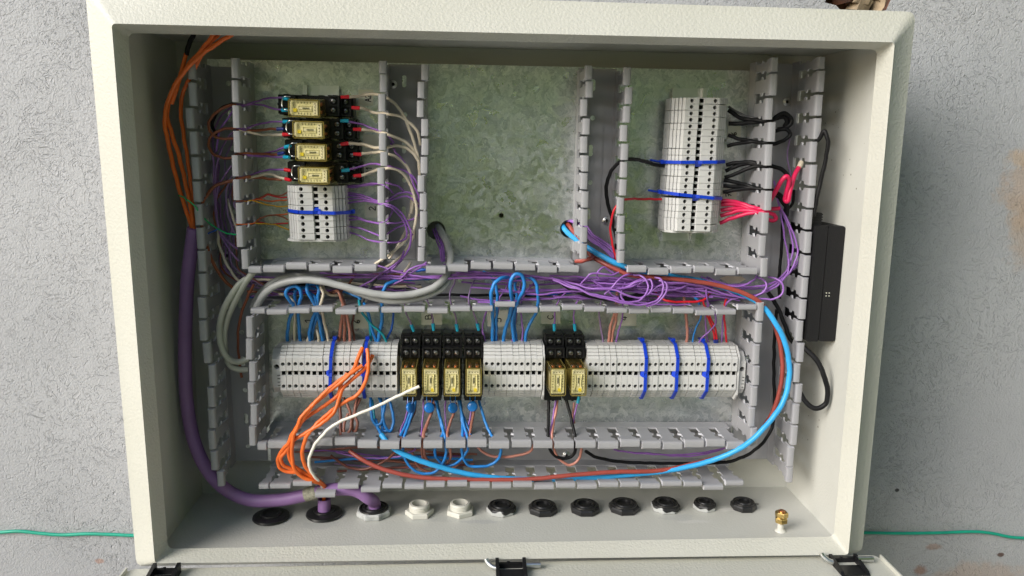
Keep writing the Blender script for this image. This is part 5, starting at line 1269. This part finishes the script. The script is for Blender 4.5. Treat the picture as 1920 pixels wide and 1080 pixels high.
# --- upper relays, left side
G14 = 'wires entering the upper relays from the left'
wire('violet', .95, 'violet wire with cyan ferrule, upper one at the top relay', 'a 836 482 40, 795 474 34, 750 472 32, 680 482 28, 600 505 26, 530 530 28, 470 545 32, 420 610 36, 350 720 36, 330 860 36', 'cyan', group=G14)
wire('violet', .95, 'violet wire with cyan ferrule, lower one at the top relay', 'a 828 562 40, 790 560 34, 720 545 30, 640 522 27, 570 522 26, 500 540 30', 'cyan', group=G14)
wire('violet', .95, 'violet wire with cyan ferrule at the second upper relay', 'a 838 645 40, 790 646 34, 700 650 30, 620 668 27, 540 692 28, 470 700 32', 'cyan', group=G14)
wire('umber', 1.3, 'brown wire with navy ferrule at the second upper relay', 'a 800 698 36, 740 698 32, 680 702 29, 600 710 27, 530 712 29, 470 705 32', 'navy', group=G14)
wire('cream', 1.4, 'cream wire with red ferrule at the second upper relay', 'a 838 738 40, 780 740 34, 700 740 30, 630 735 28, 560 722 28, 490 710 32', 'red', group=G14)
wire('violet', .95, 'violet wire with cyan ferrule, upper one at the third relay', 'a 850 822 40, 800 838 34, 730 862 29, 640 880 27, 560 882 28, 480 880 32', 'cyan', group=G14)
wire('umber', 1.2, 'brown wire with navy ferrule at the third upper relay', 'a 805 872 36, 740 882 31, 650 876 28, 560 876 28, 480 872 32', 'navy', group=G14)
wire('violet', .95, 'violet wire with cyan ferrule, lower one at the third relay', 'a 842 902 40, 780 900 33, 700 896 29, 610 892 27, 540 888 28, 480 884 32', 'cyan', group=G14)
wire('violet', .95, 'violet wire with red ferrule at the fourth upper relay', 'a 852 996 40, 790 990 34, 720 992 29, 640 1006 27, 560 1040 28, 490 1055 32', 'red', group=G14)
wire('cream', 1.4, 'cream wire with red ferrule at the fourth upper relay', 'a 852 1064 40, 800 1052 34, 740 1030 30, 680 1024 28, 610 1040 28, 540 1056 30', 'red', group=G14)
wire('umber', 1.4, 'brown wire at the fourth upper relay', 'a 800 1064 32, 720 1058 29, 640 1048 27, 560 1050 28, 490 1056 32', group=G14)
# --- upper relays, right side
G15 = 'wires leaving the upper relays to the right'
wire('cream', 1.5, 'cream wire with red ferrule, upper one at the top relay', 'p 644 182 38, 656 182 36, 680 179 29, 700 176 32, 717 180 40, 735 190 42, 750 206 42, 762 228 42, 772 255 42, 780 280 40, 785 305 38, 787 335 36', 'red', group=G15)
wire('cream', 1.5, 'cream wire with red ferrule, lower one at the top relay', 'p 664 202 34, 680 203 32, 692 208 26, 707 212 32, 722 213 40, 745 217 42, 760 224 42, 773 235 42, 784 250 40, 788 272 36', 'red', group=G15)
wire('violet', .95, 'violet wire with cyan ferrule right of the second upper relay', 'p 643 226.5 38, 656 228 36, 680 234 30, 702 242 34, 717 248 40, 728 254 40, 738 268 36', 'cyan', group=G15)
wire('cream', 1.5, 'cream wire with red ferrule right of the second upper relay', 'p 667 242.5 34, 682 243 32, 700 245 28, 717 249 40, 730 253 42, 750 261 42, 766 271 42, 777 284 40, 786 300 36', 'red', group=G15)
wire('cream', 1.5, 'cream wire with red ferrule, upper one at the third relay', 'p 643 270 38, 658 269 36, 680 271 29, 700 276 32, 717 277.5 40, 738 274 42, 758 276 42, 772 285 42, 784 302 40, 788 320 36', 'red', group=G15)
wire('cream', 1.5, 'cream wire with red ferrule, lower one at the third relay', 'p 667 289 34, 682 288.5 32, 700 286 28, 717 286 40, 738 292 42, 753 302 42, 766 318 42, 773 342 40, 775 372 38, 772 400 36', 'red', group=G15)
wire('violet', 1.0, 'violet wire with cyan ferrule right of the fourth upper relay', 'p 645 319.5 38, 658 317 36, 680 311 30, 700 307 33, 717 309 40, 740 314 42, 762 322 42, 776 333 42, 786 352 38', 'cyan', group=G15)
wire('cream', 1.5, 'cream wire with red ferrule right of the fourth upper relay, falling to the duct', 'p 667 329.5 34, 682 328 32, 700 321 28, 717 316.5 40, 736 316 42, 755 325 42, 768 345 42, 777 370 42, 781 397 42, 775 430 42, 756 455 42, 732 476 42, 708 492 40, 690 503 36', 'red', group=G15)
wire('cream', 1.4, 'cream wire falling behind the others in the second duct', 'p 775 340 32, 772 375 34, 768 405 34, 760 435 34, 745 462 34, 730 485 34', group=G15)
wire('cream', 1.4, 'cream wire, innermost of those falling to the lower corner', 'p 783 380 30, 778 420 32, 772 450 32, 752 480 32, 725 500 34, 700 508 36', group=G15)
wire('violet', 1.0, 'violet wire falling steeply beside the cream wires', 'p 733 268 34, 742 285 40, 756 302 42, 766 320 42, 775 345 42, 784 365 40, 787 385 36', group=G15)
# --- short terminal column
G16 = 'violet wires leaving the short terminal column to the right'
for i_, (lab, pth) in enumerate((
    ('topmost of them, rising slightly to the duct', 'b 1262 188 20, 1340 182 24, 1420 172 26, 1510 168 36, 1570 168 40, 1640 190 40, 1680 225 38'),
    ('second from the top, close below the first', 'b 1264 196 20, 1350 192 24, 1440 178 26, 1515 176 36, 1560 195 38, 1600 240 34'),
    ('third from the top, sloping gently to the duct', 'b 1266 236 20, 1350 246 24, 1430 272 26, 1515 300 38, 1570 285 42, 1640 240 43, 1700 232 43, 1745 250 42, 1785 300 38'),
    ('fourth from the top, swinging over a high arch', 'b 1268 252 20, 1350 262 24, 1430 286 26, 1520 306 38, 1580 292 42, 1640 270 43, 1700 262 43, 1750 290 42, 1785 340 38'),
    ('fifth from the top, bowing to the lower corner', 'b 1270 280 20, 1350 276 24, 1440 292 26, 1520 312 40, 1600 332 44, 1668 390 46, 1708 460 46, 1730 530 46, 1726 600 45, 1692 680 44, 1625 760 42, 1555 815 40, 1490 860 40'),
    ('sixth from the top, bow turning back', 'b 1272 312 20, 1350 297 24, 1440 300 26, 1520 320 40, 1590 346 44, 1648 400 46, 1690 470 46, 1702 530 46, 1685 570 44, 1640 588 43, 1570 596 42, 1512 590 38, 1440 580 27, 1370 550 24, 1290 520 20'),
    ('seventh from the top, leaving below the tie', 'b 1276 402 20, 1340 412 24, 1420 440 26, 1512 458 38, 1590 455 42, 1680 445 43, 1745 425 42, 1785 395 38'),
    ('eighth from the top, short, going up', 'b 1276 432 20, 1350 427 24, 1430 445 26, 1512 452 38, 1565 425 40, 1590 385 38, 1600 340 34'),
    ('ninth from the top, sagging to the duct', 'b 1282 478 20, 1360 492 24, 1430 515 26, 1512 545 38, 1560 532 42, 1620 490 43, 1690 470 43, 1725 490 42, 1740 540 38'))):
    wire('violet', .95, 'violet wire right of the short column, ' + lab, pth, group=G16)
G17 = 'red, orange and yellow wires left of the short terminal column'
for col, lab, pth in (
    ('umber', 'dark red wire in the upper bunch left of the short column, arching highest', 'b 838 235 20, 780 258 24, 735 252 26, 690 245 27, 650 268 27, 600 290 28, 530 294 34, 470 298 36'),
    ('red', 'red wire in the upper bunch left of the short column', 'b 838 268 20, 780 268 24, 740 262 26, 700 250 27, 660 268 27, 600 288 28'),
    ('orange', 'thin orange wire in the upper bunch left of the short column', 'b 838 288 20, 780 292 24, 720 298 26, 650 286 27, 590 290 30'),
    ('yellow', 'yellow wire in the upper bunch left of the short column', 'b 842 332 20, 790 335 24, 710 326 26, 645 306 27, 590 294 30, 530 298 34'),
    ('orange', 'thin orange wire arching in the lower bunch left of the short column', 'b 842 388 20, 760 396 24, 695 402 26, 645 420 27, 600 455 30, 530 462 34, 470 465 36'),
    ('umber', 'brown wire arching in the lower bunch left of the short column', 'b 844 430 20, 800 408 24, 710 398 26, 655 420 27, 610 452 30'),
    ('red', 'red wire lying flat in the lower bunch left of the short column', 'b 846 454 20, 780 460 24, 700 460 26, 640 450 27, 590 458 30'),
    ('yellow', 'yellow wire in the lower bunch left of the short column', 'b 850 502 20, 810 486 24, 760 470 26, 690 458 27, 610 458 30')):
    wire(col, .75, lab, pth, group=G17)
# --- tall column at the right
wire('black', 1.9, 'black lead bending from the tall terminal column into the third duct', 'c 1885 968 24, 1800 955 30, 1720 930 40, 1640 916 52, 1580 918 56, 1530 945 50, 1485 1000 44, 1455 1070 40, 1447 1130 37, 1452 1210 35, 1480 1310 34, 1502 1400 34, 1518 1490 35, 1520 1560 37, 1510 1640 38', n=10)
wire('red', 1.2, 'thin red wire from the tall terminal column into the third duct', 'd 1870 283 22, 1780 282 26, 1680 281 32, 1600 282 42, 1545 300 48, 1505 360 48, 1482 440 46, 1478 520 44, 1490 600 43, 1512 690 42, 1520 740 40')
G18 = 'black wires from the tall terminal column to the right duct'
for lab, pth, r_ in (
    ('topmost black wire, sloping down to the first bundle', 'e 866 562 20, 930 606 24, 1000 630 26, 1080 634 34, 1170 640 42, 1225 600 44, 1268 586 44, 1308 610 44, 1322 650 44, 1280 690 42, 1220 700 38', 2.1),
    ('second black wire down, straight in the first bundle', 'e 868 660 20, 960 658 25, 1060 648 30, 1140 640 40, 1210 622 42, 1260 612 42, 1290 640 42, 1270 680 40', 2.2),
    ('upper black wire of the second bundle', 'e 864 742 20, 940 768 24, 1040 786 28, 1130 800 40, 1210 802 44, 1275 775 44, 1312 735 44, 1295 708 44, 1245 702 42, 1200 715 38', 1.9),
    ('lower black wire of the second bundle', 'e 858 822 20, 930 804 24, 1030 792 28, 1120 797 38, 1160 802 42', 1.9),
    ('topmost black wire of the third bundle', 'e 850 958 20, 930 942 24, 1010 938 27, 1090 948 34, 1180 966 42, 1245 985 44, 1295 1035 44, 1312 1085 42', 2.1),
    ('middle black wire of the third bundle', 'e 846 1002 20, 920 968 24, 1010 948 27, 1100 958 36, 1160 966 41', 2.0),
    ('lowest black wire of the third bundle', 'e 840 1048 20, 920 1022 24, 1000 985 27, 1080 966 34, 1150 968 40', 2.0),
    ('upper black wire of the fourth bundle', 'f 832 145 20, 920 160 24, 1000 182 27, 1080 204 34, 1170 212 42, 1240 255 44, 1290 320 42, 1285 400 36', 2.0),
    ('middle black wire of the fourth bundle', 'f 830 186 20, 920 191 24, 1000 197 27, 1090 208 36, 1150 212 41', 2.0),
    ('lowest black wire of the fourth bundle', 'f 828 232 20, 920 216 24, 1005 206 27, 1080 210 34, 1140 214 40', 2.0)):
    wire('black', r_, lab + ' right of the tall terminal column', pth, group=G18)
wire('darkgrey', 1.2, 'grey wire above the black bundles right of the tall terminal column', 'e 868 536 20, 930 578 23, 1020 612 27, 1080 625 31')
G19 = 'crimson wires from the tall terminal column'
for lab, pth in (
    ('topmost crimson wire right of the tall terminal column', 'f 816 294 20, 900 297 24, 980 320 27, 1050 342 34, 1100 354 40, 1170 352 43, 1235 350 42'),
    ('second crimson wire from the top right of the tall terminal column', 'f 814 322 20, 900 318 24, 980 336 27, 1060 354 34, 1110 360 40'),
    ('middle crimson wire right of the tall terminal column', 'f 812 362 20, 900 350 24, 990 346 27, 1070 360 34, 1120 366 40'),
    ('fourth crimson wire, ending in a small loop in the right duct', 'f 810 402 20, 880 382 24, 970 362 27, 1060 368 34, 1130 376 42, 1190 394 44, 1214 422 44, 1185 436 43, 1140 424 40, 1100 405 34'),
    ('lowest crimson wire right of the tall terminal column', 'f 806 455 20, 870 428 24, 960 398 27, 1050 378 34, 1105 374 40')):
    wire('crimson', 2.0, lab, pth, group=G19)
wire('crimson', 2.3, 'crimson wire in a bold spiral in the right duct with a pale taped end', 'f 1160 300 44, 1205 230 50, 1245 155 54, 1285 118 56, 1303 145 54, 1288 225 50, 1275 290 48, 1292 298 50, 1315 210 50, 1340 120 46, 1375 50 42', n=10)
wire('cream', 2.7, 'pale taped tip at the end of the crimson spiral', 'f 1372 56 42, 1384 34 40, 1390 16 38', name='tape', n=10)
G20 = 'black cords in the right duct'
wire('black', 1.6, 'black wire curling beside the crimson spiral', 'f 1195 235 30, 1250 300 34, 1295 346 36, 1330 310 38, 1338 215 40', group=G20)
wire('black', 1.7, 'black cord hanging down inside the right duct', 'p 1474 385 28, 1468 415 26, 1466 455 25, 1463 495 25, 1460 530 26, 1462 560 28', group=G20)
wire('black', 2.2, 'black cord slanting from the right duct toward the adapter', 'p 1440 548 30, 1456 572 34, 1470 605 38, 1480 632 42, 1492 650 44', group=G20)
wire('black', 1.8, 'black cord along the bottom duct turning up the right duct', 'p 1098 846 46, 1115 856 42, 1157 865 38, 1209 868 38, 1270 869 37, 1338 868 38, 1374 864 42, 1411 847 46, 1432 828 48, 1447 803 46, 1452 760 30, 1451 700 24, 1452 640 22, 1456 580 22', group=G20)
wire('black', 2.1, 'black adapter cord dropping from a duct slot along the right side', 'p 1526 268 60, 1536 260 66, 1546 246 70, 1552 262 72, 1550 290 70, 1541 330 66, 1532 370 64, 1526 405 62', name='cord', group=G20, n=10)
wire('black', 2.6, 'thick black adapter cord hanging in a big loop at the right side', 'p 1500 645 60, 1512 656 64, 1532 676 70, 1545 705 74, 1552 735 74, 1547 758 72, 1530 766 70, 1512 755 66, 1500 735 62, 1490 715 56', name='cord', group=G20, n=10)
# --- violet wires of the right duct and the tangle in the middle duct
G21 = 'violet wires in the right duct'
for lab, pth in (
    ('straightest of the violet wires in the right duct', 'f 1195 150 26, 1228 310 34, 1255 450 38, 1278 600 42, 1300 720 44, 1285 800 46, 1220 870 48, 1090 910 50'),
    ('violet wire bowing widest to the right in the right duct', 'f 1228 315 34, 1290 430 40, 1345 560 46, 1366 650 48, 1345 740 50, 1290 830 52, 1210 890 54, 1110 950 54'),
    ('middle one of the violet wires bowing in the right duct', 'f 1240 335 32, 1290 460 38, 1325 570 42, 1330 660 44, 1305 760 46, 1240 850 48, 1150 895 50'),
    ('violet wire looping below the lower duct corner at right', 'n 1470 395 56, 1560 398 58, 1640 400 60, 1715 360 62, 1745 290 62, 1720 220 60, 1650 178 56, 1580 165 52'),
    ('violet wire crossing toward the right duct and turning up', 'n 1430 372 54, 1540 332 54, 1640 280 54, 1720 220 54, 1785 130 52, 1800 40 50, 1806 -20 48')):
    wire('violet', 1.0, lab, pth, group=G21)
G22 = 'violet wires tangled in the middle duct'
TG = (
    ('running flat under the bare plate to the tangle', 'o -60 700 50, 100 710 52, 300 716 54, 400 745 54, 480 790 54, 560 850 54, 640 910 56, 720 960 58'),
    ('diving low into the big round loop', 'o -40 722 54, 60 758 56, 150 800 58, 260 842 62, 360 890 66, 480 922 68, 640 952 70, 760 988 71, 880 1000 71, 960 975 71, 1010 930 70, 1045 870 68, 1048 800 66, 1020 740 64, 960 700 60, 890 690 56'),
    ('making the lowest round loop of the tangle', 'o -20 745 54, 80 792 58, 180 832 62, 300 862 66, 420 922 70, 560 952 71, 700 992 72, 840 1020 72, 960 1030 71, 1080 1010 71, 1180 950 70, 1220 870 70, 1218 790 68, 1190 740 64, 1130 720 60'),
    ('making the left round loop of the tangle', 'o 100 762 54, 220 792 56, 340 832 60, 460 852 64, 600 850 66, 720 880 68, 840 930 69, 930 952 69, 1020 930 69, 1080 880 68, 1098 810 66, 1080 750 62, 1010 760 60, 920 800 58, 800 835 56'),
    ('arching up left of the tangle', 'o 280 810 54, 350 735 58, 400 685 60, 460 672 60, 560 686 60, 660 690 58, 720 668 54'),
    ('slanting up through the tangle', 'o 560 912 60, 640 842 62, 700 772 62, 760 712 60, 830 690 58, 900 688 54'),
    ('hooked in a small loop at the left of the tangle', 'o 600 742 50, 500 730 56, 476 690 56, 500 640 56, 560 605 54, 610 640 52, 680 690 50'),
    ('lying level through the middle of the tangle', 'o 340 862 54, 480 846 56, 620 842 58, 760 842 60, 880 820 60, 960 775 58, 1060 740 54'),
    ('lying level just above the first level one', 'o 440 770 52, 560 790 54, 700 795 56, 820 800 56, 960 745 56, 1050 730 52'),
    ('rising gently at the back of the tangle', 'n -40 310 54, 80 275 58, 160 232 60, 260 200 60, 345 188 58'),
    ('making the right round loop of the tangle', 'n 290 476 70, 360 458 70, 430 420 70, 490 350 70, 512 280 68, 495 230 66, 430 200 62'),
    ('sweeping from the tangle far right under the red cable', 'n 340 330 60, 420 262 60, 500 236 60, 620 228 58, 760 240 54, 900 264 52, 1000 302 52, 1120 345 52, 1250 374 52, 1380 384 50'),
    ('curving weakly below the sweeping one', 'n 430 285 56, 540 305 58, 640 288 56, 720 255 52, 800 240 48'),
    ('running low and straight to the right corner', 'n 560 292 46, 700 290 48, 900 312 48, 1050 345 48, 1180 364 48, 1300 372 46'),
    ('leaving the right duct lip in a sag', 'n 870 160 44, 980 212 48, 1100 250 56, 1260 266 58, 1380 230 58, 1445 185 54, 1460 150 50'),
    ('leaving the right duct lip in a deeper, flatter sag', 'n 930 165 42, 1060 220 46, 1200 256 50, 1330 270 52, 1500 262 54, 1620 232 54, 1720 190 52, 1800 130 50, 1870 55 46, 1900 -10 44'),
    ('bulging right near the lower duct corner', 'n 1440 372 54, 1520 332 58, 1562 280 58, 1560 225 56, 1510 185 52, 1450 160 48'),
    ('fanning into the right corner above the duct lip', 'n 1130 292 48, 1200 350 52, 1290 380 54, 1390 392 54'),
    ('fanning into the right corner below its twin', 'n 1160 300 46, 1240 360 50, 1320 388 52, 1400 398 52'),
    ('coming out of the left plate hole, leftmost of three', 'p 812 430 -4, 818 448 10, 826 472 26, 830 492 34, 850 508 42, 900 514 46, 960 516 48'),
    ('coming out of the left plate hole, middle of three', 'p 816 428 -4, 823 448 10, 830 472 26, 833 494 34, 860 512 44, 920 519 48'),
    ('coming out of the left plate hole beside the grey cable', 'p 820 426 -4, 827 448 10, 833 474 26, 834 500 36, 850 518 46, 900 522 50, 1000 517 50'),
    ('topmost long strand left of the grey cable', 'p 600 512 34, 660 514 38, 720 517 42, 790 519 46, 850 516 48, 930 515 50, 1010 519 50'),
    ('second long strand left of the grey cable', 'p 600 521 36, 700 520 40, 780 523 46, 860 514 48, 940 512 48, 1040 522 52'),
    ('falling out of the second duct and running right', 'p 708 498 40, 740 508 46, 790 519 50, 840 522 52, 900 520 52, 960 524 52'),
    ('curving up in a small arch left of the grey cable', 'p 752 522 46, 768 506 52, 790 497 52, 808 499 50'),
    ('slanting left below the long strands', 'p 800 492 44, 775 510 46, 745 530 44, 715 538 40, 680 535 34'),
    ('slanting across the long strands at left', 'p 758 470 42, 748 490 44, 722 508 46, 690 530 42, 660 545 34'),
    ('crossing at the left below the grey arch', 'p 500 545 28, 530 553 30, 560 548 30, 590 538 28, 620 520 26'),
    ('hanging from the tangle through a slot at its left', 'o 780 990 66, 752 940 60, 752 880 58, 770 830 56, 790 780 54'))
for lab, pth in TG:
    wire('violet', 1.0, 'violet wire ' + lab, pth, group=G22)
rt = random.Random(11)
for i_ in range(9):
    x0 = 1090 + rt.uniform(-25, 25); y0 = 522 + i_ * 2.6
    pts = ['p %.1f %.1f %.1f' % (x0, y0, 30 + rt.uniform(0, 10))]
    y = y0
    for x in (1130, 1170, 1210, 1250, 1290, 1330):
        y = 520 + i_ * 2.6 + (x - 1090) * .055 + rt.uniform(-5, 5); pts.append('%.1f %.1f %.1f' % (x + rt.uniform(-9, 9), y, 36 + rt.uniform(0, 16)))
    wire('violet', .95, 'violet wire lying deep in the tangle, %s from the top of the deep layer' % ORD[i_], ', '.join(pts), group=G22)
G23 = 'violet wires bundled from the right plate hole'
for i_ in range(5):
    dx, dy = i_ * 1.9 + rt.uniform(-1.5, 1.5), -i_ * 2.2 + rt.uniform(-2, 2)
    pth = 'p %.1f %.1f -4, %.1f %.1f 4, %.1f %.1f 14, %.1f %.1f 24, %.1f %.1f 30, %.1f %.1f 36, %.1f %.1f 38, %.1f %.1f 36' % (1062 + dx, 414 + dy * .5, 1074 + dx, 417 + dy * .6, 1086 + dx, 425 + dy, 1104 + dx, 449 + dy, 1124 + dx, 462 + dy, 1143 + dx, 478 + dy, 1158 + dx * .4, 494 + dy * .3, 1172 + dx * .4, 508 + dy * .2)
    wire('violet', 1.1, 'violet wire from the right plate hole, %s from the bottom of its bundle' % ORD[i_], pth, group=G23)
wire('violet', .9, 'violet wire lying in the bottom duct, upper of two at right', 'm 60 325 36, 180 342 38, 330 352 38, 480 356 38, 620 348 38, 740 330 38, 850 305 38')
wire('violet', .9, 'violet wire lying in the bottom duct, lower of two at right', 'm 40 318 34, 160 338 35, 300 345 36, 450 362 36, 580 366 36, 700 350 36, 830 315 36')
wire('lilac', .8, 'faint violet wire behind the black loops in the right duct', 'e 1310 770 24, 1292 860 24, 1300 960 24, 1322 1050 24')
wire('black', 2.6, 'black taped cable sagging below the violet tangle', 'p 1056 532 36, 1070 541 44, 1090 549 50, 1120 557 52, 1150 561 52, 1180 558 50, 1205 550 46, 1225 543 42', name='cable', n=10)
wire('black', 1.4, 'thin black wire along the lower side of the middle duct', 'p 700 549 20, 780 551 22, 860 553 23, 940 554 23, 1010 554 23, 1060 550 25')
wire('royal', 1.5, 'dark blue wire along the lower side of the middle duct', 'p 960 553 21, 1010 553 23, 1060 549 25, 1100 545 27, 1150 543 28, 1190 542 28')
wire('royal', 1.6, 'dark blue wire behind the violet tangle ending in a white tip', 'p 1140 545 34, 1165 544 36, 1185 543 38, 1197 541 40')
wire('white', 1.9, 'white tip on the dark blue wire behind the violet tangle', 'p 1196 541.5 40, 1204 541 41, 1213 540 41', name='tape')
wire('blue', 1.5, 'blue wire slanting beside the red ones in the middle duct', 'n 715 310 36, 770 350 40, 820 390 42, 855 415 40')
wire('royal', 1.5, 'dark blue wire under the violet strands left of the plate hole', 'p 780 508 36, 800 506 38, 820 508 36, 840 514 34')
wire('cream', 1.4, 'cream wire slanting behind the violet strands below the second duct', 'p 770 492 30, 760 508 32, 748 524 32')
wire('dkbrown', 1.2, 'dark brown wire slanting below the second duct', 'n -2880 0 30, -2885 20 30'.replace('n -2880 0 30, -2885 20 30', 'p 668 512 30, 662 522 32, 654 532 30'))
wire('rust', 2.2, 'short brown cable stub under the third duct corner', 'p 1080 490 34, 1092 489 42, 1104 486 44, 1112 483 40', name='cable')
# deep jumble in the left duct and behind the grey cables
for i_ in range(8):
    y0 = (196, 240, 246, 292, 330, 336, 380, 424)[i_] + rt.uniform(-2, 2); xb = 398 + (i_ * 5 % 8) * 5 + rt.uniform(-3, 3); h = 12 + (i_ * 7 % 24)
    pts = ['462 %.1f 30' % y0, '440 %.1f %d' % (y0 + rt.uniform(-4, 6), h + 6), '%.1f %.1f %d' % (xb + 14, y0 + 24, h + 4), '%.1f %.1f %d' % (xb, y0 + 66, h)]
    ye = min(520, y0 + 66 + 50)
    while ye < 505:
        pts.append('%.1f %.1f %d' % (xb + 4 + (ye - y0) * .04 + rt.uniform(-5, 5), ye, h)); ye += 48
    pts += ['%.1f 512 %d' % (xb + 22, h), '%.1f 536 %d' % (xb + 62, h)]
    wire(('purple', 'lilac', 'purple', 'dkbrown', 'purple', 'umber', 'lilac', 'purple')[i_], .9, 'dim wire entering the left duct through its right slots, %s from the top' % ORD[i_], 'p ' + ', '.join(pts), group='wires hanging deep in the left duct')
for i_ in range(9):
    y = 516 + i_ * 4.6; pts = []
    for x in range(470, 830, 45):
        pts.append('%.1f %.1f %.1f' % (x + rt.uniform(-8, 8), y + 7 * math.sin(x * .014 + i_ * 1.1) + rt.uniform(-2.5, 2.5), 10 + (i_ * 5 % 18)))
    wire(('violet', 'dkbrown', 'violet', 'cream', 'black', 'lilac', 'umber', 'violet', 'royal')[i_], (.95, 1.3, .95, 1.4, 1.6, .9, 1.3, .95, 1.4)[i_], 'wire lying deep behind the grey cables, %s from the top of that layer' % ORD[i_], 'p ' + ', '.join(pts), group='wires lying deep behind the grey cables')
for i_ in range(7):
    y = 846 + i_ * 5.2; pts = []
    for x in range(560 + i_ * 12, 900, 48):
        pts.append('%.1f %.1f %.1f' % (x + rt.uniform(-8, 8), y + 6 * math.sin(x * .016 + i_ * 1.7) + rt.uniform(-2, 2), 10 + (i_ * 5 % 16)))
    wire(('brown', 'violet', 'dkbrown', 'blue', 'brown', 'lilac', 'dkbrown')[i_], (1.4, .9, 1.4, 1.4, 1.5, .9, 1.3)[i_], 'wire lying on the floor of the bottom duct, %s from the top of that layer' % ORD[i_], 'p ' + ', '.join(pts), group='wires on the floor of the bottom duct')
for i_ in range(14):
    x0 = (860, 890, 930, 1000, 1040, 1060)[i_ % 6]; x1 = (1240, 1330, 1420, 1450)[i_ % 4]
    y = 514 + i_ * 3.4; ph_ = rt.uniform(0, 6); pts = []; x = x0
    while x < x1:
        fall = (x - 860) * .022
        pts.append('%.1f %.1f %d' % (x + rt.uniform(-9, 9), y + fall + 6 * math.sin(x * .017 + ph_) + rt.uniform(-2.5, 2.5), 24 + (i_ * 11 % 30))); x += 44
    wire('violet', .95, 'violet wire strung along the middle duct, %s from the top of the long strands' % ORD[i_], 'p ' + ', '.join(pts), group='long violet strands in the middle duct')
# --- green earth wire on the wall, passing behind the cabinet
gw = [PY(x, y, .1622) for x, y in ((-60, 1000), (0, 998), (35, 996), (75, 1000), (115, 1003), (160, 1001), (205, 1002), (252, 1004), (600, 1004), (1200, 1001), (1625, 999), (1690, 1000), (1760, 999), (1830, 997), (1860, 1000), (1895, 1007), (1930, 1009), (2000, 1010))]
b = MB(); b.tube(catmull(gw, 6), .0019, 10); tag(b.build('wire', W['jade'], smooth=60, origin=gw[0]), 'green earth wire pinned along the plaster wall behind the cabinet', 'wire')
